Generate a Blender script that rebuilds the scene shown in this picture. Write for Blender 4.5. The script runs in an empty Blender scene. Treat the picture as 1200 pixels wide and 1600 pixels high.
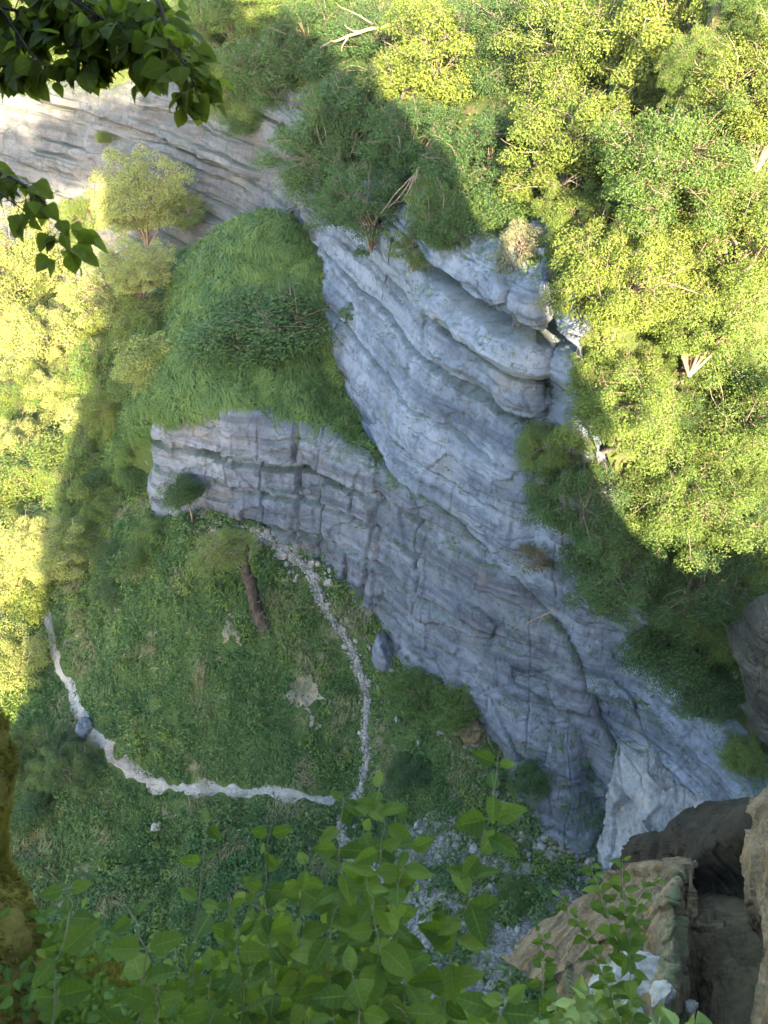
import bpy, math
import numpy as np
from mathutils import Vector
from mathutils.bvhtree import BVHTree

SC = bpy.context.scene
COL = SC.collection
R_ = math.radians

# ------------------------------------------------------------------ camera, world, sun
CAMZ, PITCH, F = 52.0, R_(38.0), 1230.0          # metres, radians, focal length in photo pixels (1200 x 1600)
cam_d = bpy.data.cameras.new('camera')
cam = bpy.data.objects.new('camera', cam_d); COL.objects.link(cam)
cam.location = (0, 0, CAMZ)
cam.rotation_euler = (math.pi / 2 - PITCH, 0, 0)
cam_d.sensor_fit = 'VERTICAL'; cam_d.sensor_height = 24.0
cam_d.lens = 24.0 * F / 1600.0
cam_d.clip_start = 0.05; cam_d.clip_end = 3000
SC.camera = cam
cam_d.dof.use_dof = True; cam_d.dof.focus_distance = 48; cam_d.dof.aperture_fstop = 5.0

SUN_EL, SUN_AZ = R_(17.0), R_(174.0)             # azimuth clockwise from +Y (the view direction)
world = bpy.data.worlds.new('World'); SC.world = world
world.use_nodes = True
wn = world.node_tree.nodes; wl = world.node_tree.links
bg = wn.get('Background') or wn.new('ShaderNodeBackground')
sky = wn.new('ShaderNodeTexSky'); sky.sky_type = 'NISHITA'; sky.sun_disc = False
sky.sun_elevation = SUN_EL; sky.sun_rotation = SUN_AZ; sky.dust_density = 1.0; sky.ozone_density = 1.2
wl.new(sky.outputs[0], bg.inputs['Color']); bg.inputs['Strength'].default_value = 0.15
sun_d = bpy.data.lights.new('sun', 'SUN'); sun = bpy.data.objects.new('sun', sun_d); COL.objects.link(sun)
sun_d.energy = 3.9; sun_d.angle = R_(0.5); sun_d.color = (1.0, 0.85, 0.57)
to_sun = Vector((math.sin(SUN_AZ) * math.cos(SUN_EL), math.cos(SUN_AZ) * math.cos(SUN_EL), math.sin(SUN_EL)))
sun.rotation_euler = to_sun.to_track_quat('Z', 'Y').to_euler()
sun.location = (0, -60, 120)
SC.view_settings.view_transform = 'Standard'; SC.view_settings.look = 'None'
SC.view_settings.exposure = 3.4; SC.view_settings.gamma = 1.0
SC.render.engine = 'CYCLES'
SC.cycles.use_denoising = True
SC.cycles.max_bounces = 6; SC.cycles.diffuse_bounces = 3; SC.cycles.glossy_bounces = 2
SC.cycles.transmission_bounces = 4; SC.cycles.transparent_max_bounces = 4
HAZE = .00008
SC.cycles.volume_bounces = 0
SC.cycles.sample_clamp_indirect = 6.0

CP, SP = math.cos(PITCH), math.sin(PITCH)
def ray(px, py):
    u, v = (px - 600.0) / F, (800.0 - py) / F
    return np.array([u, CP + v * SP, -SP + v * CP])
CAM = np.array([0, 0, CAMZ])
def at_t(px, py, t): return CAM + ray(px, py) * t            # depth along the optical axis
def at_y(px, py, y):
    d = ray(px, py); return CAM + d * (y / d[1])
def at_z(px, py, z):
    d = ray(px, py); return CAM + d * ((z - CAMZ) / d[2])

# ------------------------------------------------------------------ noise
def _h(ix, iy, iz, seed):
    h = (ix.astype(np.int64) * 374761393 + iy.astype(np.int64) * 668265263 + iz.astype(np.int64) * 2147483647 + seed * 1274126177) & 0xFFFFFFFF
    h = ((h ^ (h >> 13)) * 1274126177) & 0xFFFFFFFF
    h = ((h ^ (h >> 16)) * 2246822519) & 0xFFFFFFFF
    return ((h ^ (h >> 15)) & 0xFFFFFF) / float(0xFFFFFF)
def vnoise(p, seed=0):
    p = np.asarray(p, float); i = np.floor(p); f = p - i; i = i.astype(np.int64)
    w = f * f * f * (f * (f * 6 - 15) + 10)
    r = 0
    for dx in (0, 1):
        for dy in (0, 1):
            for dz in (0, 1):
                r = r + _h(i[:, 0] + dx, i[:, 1] + dy, i[:, 2] + dz, seed) * \
                    (w[:, 0] if dx else 1 - w[:, 0]) * (w[:, 1] if dy else 1 - w[:, 1]) * (w[:, 2] if dz else 1 - w[:, 2])
    return r * 2 - 1
def fbm(p, oct=4, seed=0, gain=.5):
    r = 0; a = 1.0; q = np.array(p, float)
    for k in range(oct):
        r = r + a * vnoise(q, seed + k * 17); q = q * 2.03 + 11.3; a *= gain
    return r
def n1(z, seed=0):
    z = np.asarray(z, float)
    return vnoise(np.stack([z, np.zeros_like(z) + .37, np.zeros_like(z) + .71], -1), seed)
def worley(p, seed=0):
    p = np.asarray(p, float); i = np.floor(p).astype(np.int64)
    f1 = np.full(len(p), 9.); f2 = np.full(len(p), 9.); idr = np.zeros(len(p))
    for dx in (-1, 0, 1):
        for dy in (-1, 0, 1):
            for dz in (-1, 0, 1):
                cx, cy, cz = i[:, 0] + dx, i[:, 1] + dy, i[:, 2] + dz
                q = np.stack([cx + _h(cx, cy, cz, seed), cy + _h(cx, cy, cz, seed + 1), cz + _h(cx, cy, cz, seed + 2)], -1)
                d = np.sqrt(((q - p) ** 2).sum(-1))
                nearer = d < f1
                f2 = np.where(nearer, f1, np.minimum(f2, d))
                idr = np.where(nearer, _h(cx, cy, cz, seed + 3), idr)
                f1 = np.where(nearer, d, f1)
    return f1, f2, idr
def sstep(a, b, x):
    t = np.clip((x - a) / (b - a), 0, 1); return t * t * (3 - 2 * t)

# ------------------------------------------------------------------ object helpers
def tag(o, label=None, cat=None, group=None, kind=None):
    if label: o['label'] = label
    if cat: o['category'] = cat
    if group: o['group'] = group
    if kind: o['kind'] = kind
    return o
def new_mesh(name, V, faces, mat=None, smooth=True, attr=None):
    """V (n,3); faces: an (m,k) int array, or a list of such arrays."""
    if not isinstance(faces, (list, tuple)): faces = [faces]
    faces = [np.asarray(f, np.int32) for f in faces if len(f)]
    me = bpy.data.meshes.new(name)
    V = np.ascontiguousarray(V, np.float32)
    me.vertices.add(len(V)); me.vertices.foreach_set('co', V.ravel())
    nl = sum(f.size for f in faces); nf = sum(len(f) for f in faces)
    me.loops.add(nl); me.loops.foreach_set('vertex_index', np.concatenate([f.ravel() for f in faces]))
    tot = np.concatenate([np.full(len(f), f.shape[1], np.int32) for f in faces])
    st = np.concatenate([[0], np.cumsum(tot)[:-1]]).astype(np.int32)
    me.polygons.add(nf); me.polygons.foreach_set('loop_start', st)
    try: me.polygons.foreach_set('loop_total', tot)
    except Exception: pass
    me.polygons.foreach_set('use_smooth', np.full(nf, smooth, bool))
    if attr is not None:                                     # one random value per vertex (leaf to leaf variation)
        for k, a in attr.items():
            at = me.attributes.new(k, 'FLOAT', 'POINT'); at.data.foreach_set('value', np.ascontiguousarray(a, np.float32))
    me.update(calc_edges=True); me.validate()
    if mat: me.materials.append(mat)
    return me
def link(name, me, parent=None, loc=None):
    o = bpy.data.objects.new(name, me); COL.objects.link(o)
    if parent: o.parent = parent
    if loc is not None: o.location = loc
    return o
def empty(name, loc):
    o = bpy.data.objects.new(name, None); COL.objects.link(o); o.location = loc; o.empty_display_size = .3
    return o
def grid_faces(nr, nc):
    a = np.arange(nr * nc).reshape(nr, nc)
    return np.stack([a[:-1, :-1], a[1:, :-1], a[1:, 1:], a[:-1, 1:]], -1).reshape(-1, 4)
def crm(P, n, axis):
    """Catmull-Rom resampling of a control array along one axis to n samples"""
    P = np.moveaxis(np.asarray(P, float), axis, 0); m = len(P)
    t = np.linspace(0, m - 1, n); i = np.minimum(t.astype(int), m - 2); f = (t - i).reshape((-1,) + (1,) * (P.ndim - 1))
    Q = np.concatenate([[2 * P[0] - P[1]], P, [2 * P[-1] - P[-2]]])
    a, b, c, d = Q[i], Q[i + 1], Q[i + 2], Q[i + 3]
    r = .5 * (2 * b + (c - a) * f + (2 * a - 5 * b + 4 * c - d) * f ** 2 + (3 * b - a - 3 * c + d) * f ** 3)
    return np.moveaxis(r, 0, axis)
def grid_normals(G):
    du = np.gradient(G, axis=0); dv = np.gradient(G, axis=1)
    n = np.cross(du, dv); n /= np.linalg.norm(n, axis=-1, keepdims=True) + 1e-9
    return n
def blur_grid(n, it=6):
    for _ in range(it):
        p = np.pad(n, ((1, 1), (1, 1), (0, 0)), 'edge')
        n = (p[:-2, 1:-1] + p[2:, 1:-1] + p[1:-1, :-2] + p[1:-1, 2:] + p[1:-1, 1:-1]) / 5
    return n / (np.linalg.norm(n, axis=-1, keepdims=True) + 1e-9)
def bvh(G):
    nr, nc = G.shape[:2]
    return BVHTree.FromPolygons([tuple(v) for v in G.reshape(-1, 3)], [tuple(int(i) for i in f) for f in grid_faces(nr, nc)])

# ------------------------------------------------------------------ materials
def mat_new(name):
    m = bpy.data.materials.new(name); m.use_nodes = True
    nt = m.node_tree; nt.nodes.clear()
    return m, nt, nt.nodes, nt.links
class NB:
    def __init__(s, name):
        s.m, s.nt, s.n, s.l = mat_new(name)
        s.out = s.n.new('ShaderNodeOutputMaterial')
        s.geo = s.n.new('ShaderNodeNewGeometry')
    def vec(s, scale=(1, 1, 1), obj=False):
        mp = s.n.new('ShaderNodeMapping'); mp.inputs['Scale'].default_value = scale
        if obj:
            tc = s.n.new('ShaderNodeTexCoord'); s.l.new(tc.outputs['Object'], mp.inputs['Vector'])
        else: s.l.new(s.geo.outputs['Position'], mp.inputs['Vector'])
        return mp.outputs[0]
    def noise(s, vec, scale, detail=5, rough=.55, dist=0):
        t = s.n.new('ShaderNodeTexNoise'); t.inputs['Scale'].default_value = scale; t.inputs['Detail'].default_value = detail
        t.inputs['Roughness'].default_value = rough; t.inputs['Distortion'].default_value = dist
        s.l.new(vec, t.inputs['Vector']); return t.outputs[0]
    def ramp(s, fac, a, b):
        t = s.n.new('ShaderNodeMapRange'); t.interpolation_type = 'SMOOTHSTEP'
        t.inputs['From Min'].default_value = a; t.inputs['From Max'].default_value = b
        s.l.new(fac, t.inputs['Value']); return t.outputs[0]
    def math(s, op, a, b=None):
        t = s.n.new('ShaderNodeMath'); t.operation = op
        for k, x in enumerate((a, b)):
            if x is None: continue
            if isinstance(x, (int, float)): t.inputs[k].default_value = x
            else: s.l.new(x, t.inputs[k])
        return t.outputs[0]
    def mix(s, fac, a, b, mode='MIX'):
        t = s.n.new('ShaderNodeMix'); t.data_type = 'RGBA'; t.blend_type = mode
        for sock, x in ((t.inputs[0], fac), (t.inputs[6], a), (t.inputs[7], b)):
            if isinstance(x, (int, float)): sock.default_value = x
            elif isinstance(x, tuple): sock.default_value = x + (1,) if len(x) == 3 else x
            else: s.l.new(x, sock)
        return t.outputs[2]
    def bump(s, h, strength=.5, dist=.1):
        t = s.n.new('ShaderNodeBump'); t.inputs['Strength'].default_value = strength; t.inputs['Distance'].default_value = dist
        s.l.new(h, t.inputs['Height']); return t.outputs[0]
    def principled(s, col, rough=.85, normal=None, spec=.3):
        p = s.n.new('ShaderNodeBsdfPrincipled')
        if isinstance(col, tuple): p.inputs['Base Color'].default_value = col + (1,)
        else: s.l.new(col, p.inputs['Base Color'])
        if isinstance(rough, (int, float)): p.inputs['Roughness'].default_value = rough
        else: s.l.new(rough, p.inputs['Roughness'])
        p.inputs['Specular IOR Level'].default_value = spec
        if normal is not None: s.l.new(normal, p.inputs['Normal'])
        s.l.new(p.outputs[0], s.out.inputs['Surface']); return p

def rock_material(name, dark, mid, light, stain, moss=.3, k=1.0, stain_amt=(.58, .75)):
    b = NB(name)
    P = b.vec()
    n1_ = b.noise(P, .28 * k, 8, .62, .3)
    n2_ = b.noise(P, 1.7 * k, 9, .68)
    fine = b.noise(P, 9 * k, 6, .7)
    streak = b.noise(b.vec((1.1 * k, 1.1 * k, .12 * k)), 1.0, 6, .6, .4)
    beds = b.noise(b.vec((.06 * k, .06 * k, 1.3 * k)), 1.0, 6, .6, .3)
    c = b.mix(b.ramp(n1_, .35, .68), mid, light)
    c = b.mix(b.math('MULTIPLY', b.ramp(n2_, .45, .72), .75), c, dark)
    c = b.mix(b.math('MULTIPLY', b.ramp(streak, .52, .72), .55), c, dark)
    band = b.noise(b.vec((.035 * k, .035 * k, .62 * k)), 1.0, 5, .62, .25)
    c = b.mix(b.math('MULTIPLY', b.ramp(beds, .5, .70), .55), c, tuple(x * .8 for x in dark))
    c = b.mix(b.math('MULTIPLY', b.ramp(band, .50, .66), .50), c, light)
    c = b.mix(b.math('MULTIPLY', b.ramp(band, .48, .36), .55), c, dark)
    c = b.mix(b.math('MULTIPLY', b.ramp(b.noise(b.vec((.5 * k, .5 * k, .9 * k)), 1.0, 7, .7, .6), .60, .68), .6), c, tuple(x * .6 for x in dark))
    c = b.mix(b.math('MULTIPLY', b.ramp(b.noise(P, .35 * k, 5, .6, .5), *stain_amt), .6), c, stain)
    c = b.mix(b.math('MULTIPLY', b.ramp(fine, .62, .76), .55), c, tuple(min(.75, x * 1.35) for x in light))
    if moss:
        sep = b.n.new('ShaderNodeSeparateXYZ'); b.l.new(b.geo.outputs['Normal'], sep.inputs[0])
        up = b.ramp(b.math('ADD', sep.outputs[2], b.math('MULTIPLY', b.math('SUBTRACT', n2_, .5), 1.4)), .55, .95)
        c = b.mix(b.math('MULTIPLY', up, moss), c, (.055, .085, .028))
    h = b.math('ADD', b.math('MULTIPLY', n2_, 1.0), b.math('MULTIPLY', fine, .35))
    b.principled(c, .9, b.bump(h, .75, .22 / k), .25)
    return b.m
M = {}
M['rock'] = rock_material('limestone', (.05, .059, .08), (.118, .136, .176), (.21, .23, .275), (.19, .16, .12))
M['rock_low'] = rock_material('limestone_warm', (.038, .040, .050), (.094, .099, .119), (.165, .172, .196), (.18, .14, .105), .3)
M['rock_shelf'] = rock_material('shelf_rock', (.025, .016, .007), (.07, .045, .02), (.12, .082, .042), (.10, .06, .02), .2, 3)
M['white_stone'] = rock_material('white_stone', (.12, .105, .085), (.215, .19, .155), (.31, .28, .235), (.4, .36, .3), .08, 4)
M['rock_shade'] = rock_material('shaded_rock', (.006, .004, .002), (.016, .011, .006), (.035, .025, .014), (.03, .02, .008), .15, 2.5)  # near-black colour stands for the shade in the recess
M['rock_tree_shade'] = rock_material('mossy_shaded_rock', (.02, .02, .016), (.05, .048, .04), (.085, .08, .068), (.10, .075, .045), .8)  # base colour darkened for the shade under the trees; moss on upward faces
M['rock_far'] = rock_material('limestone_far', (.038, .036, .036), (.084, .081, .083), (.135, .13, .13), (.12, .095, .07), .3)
M['rock_brown'] = rock_material('brown_rock', (.022, .015, .007), (.082, .053, .025), (.19, .135, .078), (.24, .13, .03), .55, 4.0, (.55, .72))
M['rock_pale'] = rock_material('pale_rock', (.08, .078, .08), (.185, .178, .175), (.29, .278, .27), (.38, .33, .26), .15, 1.5)
M['stone'] = rock_material('stone', (.075, .066, .053), (.16, .143, .118), (.29, .262, .225), (.26, .22, .17), .1, 4)

def ground_material(name, green1, green2, soil, soil_at=(.58, .68), k=1.0):
    b = NB(name); P = b.vec()
    a = b.noise(P, .6 * k, 7, .65); d = b.noise(P, 4 * k, 7, .7)
    c = b.mix(b.ramp(d, .3, .7), green1, green2)
    c = b.mix(b.ramp(a, *soil_at), c, soil)
    b.principled(c, .95, b.bump(d, .8, .25), .1)
    return b.m
M['ground'] = ground_material('valley_soil', (.04, .065, .018), (.075, .10, .03), (.20, .165, .11))
M['forest'] = ground_material('forest_soil', (.05, .065, .02), (.08, .10, .03), (.13, .095, .055), (.5, .66))
M['gravel'] = rock_material('gravel', (.10, .088, .07), (.205, .183, .148), (.31, .282, .24), (.26, .22, .17), 0, 5)

# ------------------------------------------------------------------ the valley floor: one height field
ctrl = [  # pixel, height above the path
 (510,1240,0),(350,1235,0),(200,1210,.5),(150,1150,1.5),(125,1100,2),(90,1000,3),(60,850,5),(100,700,7),(100,450,9),
 (545,1270,-.4),(572,1080,4.3),(545,1000,7.2),(500,940,9.2),(470,880,10.6),(405,830,12.0),
 (400,970,8.0),(300,1000,6.6),(300,880,10.5),(240,870,9.6),(480,1090,4.1),(350,1120,3.0),(220,1080,3.8),
 (235,800,10.5),(330,800,12.0),(475,868,11),(540,903,10),(610,985,8),(640,1040,7),(720,1095,6.5),(775,1165,5),(800,1240,3.4),
 (860,1310,2.5),(910,1350,2.5),(965,1390,3),(1000,1420,3),
 (650,1110,6.0),(700,1180,4.3),(640,1230,1.4),(730,1300,1.6),(680,1400,1.6),(760,1480,3.4),(650,1560,4),(590,1480,1.2),
 (250,1310,-2),(100,1250,-.6),(150,1450,-2),(400,1400,-1),(400,1590,1),(850,1500,4.5)]
CX = [at_z(a, b_, z) for a, b_, z in ctrl]
CX += [np.array(p, float) for p in [(-90,60,1),(-120,20,-3),(-120,120,3),(-60,150,8),(0,120,14),(40,70,14),(40,30,10),(20,8,9),(0,0,6),(-30,5,-2),
       (-70,10,-4),(0,-60,10),(60,-40,12),(-90,-60,-4),(-150,200,4),(90,160,16),(-260,60,-6),(-260,300,0),(240,100,16),(240,-200,12),(-240,-200,-6),(40,420,14)]]
CX = np.array(CX)
def _phi(r): return r * r * np.log(r + 1e-6)
_n = len(CX); _A = np.zeros((_n + 3, _n + 3))
_A[:_n, :_n] = _phi(np.linalg.norm(CX[:, None, :2] - CX[None, :, :2], axis=-1)) + np.eye(_n) * 6
_A[:_n, _n] = 1; _A[:_n, _n + 1:] = CX[:, :2]; _A[_n, :_n] = 1; _A[_n + 1:, :_n] = CX[:, :2].T
_W = np.linalg.solve(_A, np.concatenate([CX[:, 2], [0, 0, 0]]))
def ground_z(x, y, rough=True):
    x = np.atleast_1d(np.asarray(x, float)); y = np.atleast_1d(np.asarray(y, float))
    r = np.sqrt((x[:, None] - CX[None, :, 0]) ** 2 + (y[:, None] - CX[None, :, 1]) ** 2)
    z = _phi(r) @ _W[:_n] + _W[_n] + x * _W[_n + 1] + y * _W[_n + 2]
    if rough:
        p = np.stack([x, y, x * 0], -1)
        z = z + .35 * fbm(p * .22, 4, 5) + .12 * fbm(p * 1.1, 3, 9)
    return z
gx = np.unique(np.concatenate([np.linspace(-420, -60, 50), np.linspace(-60, 25, 300), np.linspace(25, 420, 50)]))
gy = np.unique(np.concatenate([np.linspace(-260, 8, 30), np.linspace(8, 100, 320), np.linspace(100, 520, 60)]))
XX, YY = np.meshgrid(gx, gy, indexing='ij')
GZ = ground_z(XX.ravel(), YY.ravel()).reshape(XX.shape)
GV = np.stack([XX, YY, GZ], -1)
tag(link('valley_ground', new_mesh('valley_ground', GV.reshape(-1, 3), grid_faces(*XX.shape)[:, ::-1], M['ground'])), kind='structure')
B_GROUND = bvh(GV)

# ------------------------------------------------------------------ cliffs: control grids (photo pixel, distance in metres) refined in 3-D
def layer(z, h, seed, soft):
    """beds of uneven thickness, each standing a little out or in, with tight edges"""
    z = z / h + .35 * n1(z * .4 / h, seed + 9); i = np.floor(z); f = z - i
    a = _h(i.astype(np.int64), i.astype(np.int64) * 0 + 3, i.astype(np.int64) * 0, seed); b_ = _h(i.astype(np.int64) + 1, i.astype(np.int64) * 0 + 3, i.astype(np.int64) * 0, seed)
    w = sstep(1 - soft, 1, f)
    return (a * (1 - w) + b_ * w - .5) - .42 * np.exp(-((f - 1 + soft / 2) / (soft * .55)) ** 2)
def brick(ss, zz, h, wd, seed, soft=.07):
    """joint-bounded blocks: bed by bed, each block standing out or in a little, dark joints between"""
    zr = zz / h + .3 * n1(zz * .5 / h, seed + 4); i = np.floor(zr).astype(np.int64); fz = zr - i; o = i * 0
    sr = ss / wd + _h(i, o, o, seed + 1) * 5 + .18 * n1(ss * 1.3 / wd + i * 7.7, seed + 6); j = np.floor(sr).astype(np.int64); fs = sr - j
    a = _h(i, j, o, seed) - .5
    tilt = (_h(i, j, o, seed + 2) - .5) * (fs - .5) * .9 + (_h(i, j, o, seed + 3) - .5) * (fz - .5) * .7
    e = np.minimum(np.minimum(fs, 1 - fs) * wd / h, np.minimum(fz, 1 - fz)) * h
    on = (_h(i, j, o, seed + 5) > .55) * 1.0
    return (a + tilt) * sstep(0, soft * 1.6, e) - .35 * np.exp(-(e / soft) ** 2) * on
def facets(p, seed, tilt):
    """angular broken faces: every cell is a tilted plane of its own"""
    p = np.asarray(p, float); i = np.floor(p).astype(np.int64)
    f1 = np.full(len(p), 9.); f2 = np.full(len(p), 9.); val = np.zeros(len(p))
    for dx in (-1, 0, 1):
        for dy in (-1, 0, 1):
            for dz in (-1, 0, 1):
                cx, cy, cz = i[:, 0] + dx, i[:, 1] + dy, i[:, 2] + dz
                q = np.stack([cx + _h(cx, cy, cz, seed), cy + _h(cx, cy, cz, seed + 1), cz + _h(cx, cy, cz, seed + 2)], -1)
                e = p - q; d = np.sqrt((e ** 2).sum(-1)); nearer = d < f1
                f2 = np.where(nearer, f1, np.minimum(f2, d))
                t = np.stack([_h(cx, cy, cz, seed + 4), _h(cx, cy, cz, seed + 5), _h(cx, cy, cz, seed + 6)], -1) - .5
                val = np.where(nearer, _h(cx, cy, cz, seed + 3) - .5 + 2 * tilt * (t * e).sum(-1), val)
                f1 = np.where(nearer, d, f1)
    return val, f2 - f1
def rock_disp(p, seed=3, bed=1.0, block=1.0, rough=1.0, k=1.0, s=None, bricks=0.0, dip=0.0):
    p = p * k
    w = p + .35 * np.stack([fbm(p * .13, 3, seed + 50), fbm(p * .13, 3, seed + 51), fbm(p * .13, 3, seed + 52)], -1) + .10 * fbm(p * .7, 2, seed + 53)[:, None]
    zz = w[:, 2] + dip * w[:, 0]
    on = np.clip(.55 + .9 * fbm(p * np.array([.09, .09, .12]), 2, seed + 54), .1, 1.3)
    d = bed * on * (.6 * n1(zz * .23, seed) + layer(zz, 3.3, seed + 1, .07) * 1.25 + layer(zz, 1.2, seed + 2, .10) * .30)
    v, e = facets(w * np.array([.24, .24, .36]), seed + 5, .55); d = d + block * (.95 * v - .10 * np.exp(-(e / .04) ** 2))
    v, e = facets(w * np.array([.75, .75, 1.1]), seed + 15, .6); d = d + block * (.26 * v - .05 * np.exp(-(e / .05) ** 2))
    v, e = facets(w * np.array([2.2, 2.2, 2.8]), seed + 25, .6); d = d + block * .06 * v
    d = d + rough * (.6 * fbm(p * .10, 2, seed + 20) + .10 * fbm(p * .6, 4, seed + 21) + .03 * fbm(p * 4, 2, seed + 23))
    if s is not None and bricks:
        sw = s * k + .3 * fbm(p * .35, 3, seed + 60); zw = zz + .15 * fbm(p * .6, 3, seed + 61)
        d = d + bricks * (brick(sw, zw, 9.5, 5.2, seed + 70, .10) * .8 + brick(sw, zw + .7, 2.7, 4.1, seed + 71, .08) * .48 + brick(sw, zw, 1.0, 1.7, seed + 72, .05) * .2)
    return d / k
def rock_sheet(name, ctl, nr, nc, mat, sign=1, amp=1.0, taper=None, extra=None, **kw):
    G = crm(crm(np.array(ctl, float), nr, 0), nc, 1)
    N = blur_grid(grid_normals(G), 12)
    tocam = CAM - G
    if (N * tocam).sum() < 0: N = -N
    sl = np.concatenate([[0], np.cumsum(np.linalg.norm(np.diff(G[nr // 2, :, :2], axis=0), axis=1))])
    d = rock_disp(G.reshape(-1, 3), s=np.tile(sl, nr), **kw).reshape(nr, nc)
    if extra is not None: d = d + extra(G)
    if taper is not None: amp = amp * taper(np.linspace(0, 1, nr)[:, None], np.linspace(0, 1, nc)[None, :])
    G2 = G + N * (d * amp)[..., None]
    f = grid_faces(nr, nc)
    if (np.cross(G2[nr // 2 + 1, nc // 2] - G2[nr // 2, nc // 2], G2[nr // 2, nc // 2 + 1] - G2[nr // 2, nc // 2]) * tocam[nr // 2, nc // 2]).sum() < 0: f = f[:, ::-1]
    o = tag(link(name, new_mesh(name, G2.reshape(-1, 3), f, mat)), kind='structure')
    return G2, o
def back(p, dy, dz=0, dx=0): return p + np.array([dx, dy, dz])

# upper wall, from the far end of the cirque round to the right; rows: inland, rim, upper, middle, lower, foot, buried foot
ucol = [  # rim(px,py,Y) , middle(px,py,Y), foot(px,py,Y)
 ((-260,150,135),(-260,260,134),(-260,420,132)),
 ((-110,150,124),(-110,250,122),(-110,420,120)),
 ((20,150,114),(20,250,111),(20,420,109)),
 ((140,143,104),(140,260,101),(150,430,98)),
 ((250,143,95),(250,270,92),(262,440,89)),
 ((350,150,86),(345,270,83),(355,430,80)),
 ((440,180,76),(435,290,74),(430,420,71)),
 ((500,230,66),(490,350,64),(482,470,62.5)),
 ((560,284,57),(540,440,56),(527,590,55.5)),
 ((605,320,51),(585,520,50.5),(565,680,50)),
 ((650,350,46.5),(630,560,46),(606,735,45.6)),
 ((700,385,43.5),(680,590,43),(655,775,42.8)),
 ((750,410,40.5),(735,640,40.6),(702,805,41)),
 ((800,430,37.6),(785,600,38.2),(750,850,39)),
 ((848,450,36.4),(832,620,37.4),(790,885,37.6)),
 ((872,470,37.8),(850,660,38.0),(830,930,36.4)),
 ((900,500,34.6),(880,720,35.2),(868,975,35.2)),
 ((960,760,33.0),(950,930,33.8),(905,1040,33.6)),
 ((1010,960,32.5),(985,1060,32.6),(935,1120,32.2)),
 ((1060,1060,31.2),(1030,1120,30.9),(965,1190,30.4)),
 ((1110,1110,29.0),(1060,1190,28.8),(990,1250,28.6)),
 ((1150,1190,26.6),(1100,1250,26.4),(1010,1310,26.6)),
 ((1185,1270,24),(1130,1330,24),(1030,1360,24.6)),
 ((1260,1330,21),(1200,1390,21),(1080,1430,22)),
]
rows = [[], [], [], [], [], [], []]
for rim, mid, ft in ucol:
    a, m, f_ = at_y(*rim), at_y(*mid), at_y(*ft)
    rows[0].append(back(a, 7, 2.0, 3)); rows[1].append(back(a, .8, .2, .3)); rows[2].append(a * .6 + m * .4)
    rows[3].append(m); rows[4].append(m * .45 + f_ * .55); rows[5].append(f_); rows[6].append(back(f_, .6, -3.5, .3))
def bulge(G):                                  # the stacked, overhanging beds beside the deep recess
    x, y, z = G[..., 0], G[..., 1], G[..., 2]
    m = sstep(.5, 3.5, x) * (1 - sstep(8.2, 9.6, x)) * (1 - sstep(43.5, 47, y)) * sstep(33, 35, y)
    n = .30 * fbm(G.reshape(-1, 3) * .35, 3, 205).reshape(z.shape)
    zz = z + n + .10 * (x - 5)
    q = np.interp(zz, [24, 28.3, 29.0, 29.7, 29.9, 30.6, 31.8, 32.1, 32.5, 32.7, 33.3, 34.2, 34.5, 35.1, 35.3, 36.6, 38],
                      [0, -.1, -1.2, -1.2, .7, 1.0, .75, -.5, -.5, .9, 1.05, .5, -1.3, -1.3, .4, .3, 0])
    far = sstep(58, 66, y)
    nf = z + .25 * fbm(G.reshape(-1, 3) * .2, 3, 207).reshape(z.shape) + .03 * x
    lf = layer(nf.ravel(), 2.1, 208, .12).reshape(z.shape) * 1.3 + layer(nf.ravel(), 5.2, 210, .06).reshape(z.shape) * 1.8
    lf = lf * np.clip(.4 + 1.1 * fbm(G.reshape(-1, 3) * np.array([.12, .12, .3]), 3, 211), .05, 1.1).reshape(z.shape)
    return m * q * 1.15 + far * lf
G_UP, O_UP = rock_sheet('upper_cliff', rows, 420, 1000, M['rock'], bed=1.15, block=.36, rough=.7, bricks=.25, dip=.05, extra=bulge)
B_UP = bvh(G_UP[::3, ::3])
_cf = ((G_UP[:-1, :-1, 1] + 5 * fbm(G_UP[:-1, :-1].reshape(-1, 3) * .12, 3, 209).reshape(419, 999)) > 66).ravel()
O_UP.data.materials.append(M['rock_far']); O_UP.data.polygons.foreach_set('material_index', _cf.astype(np.int32))

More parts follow.
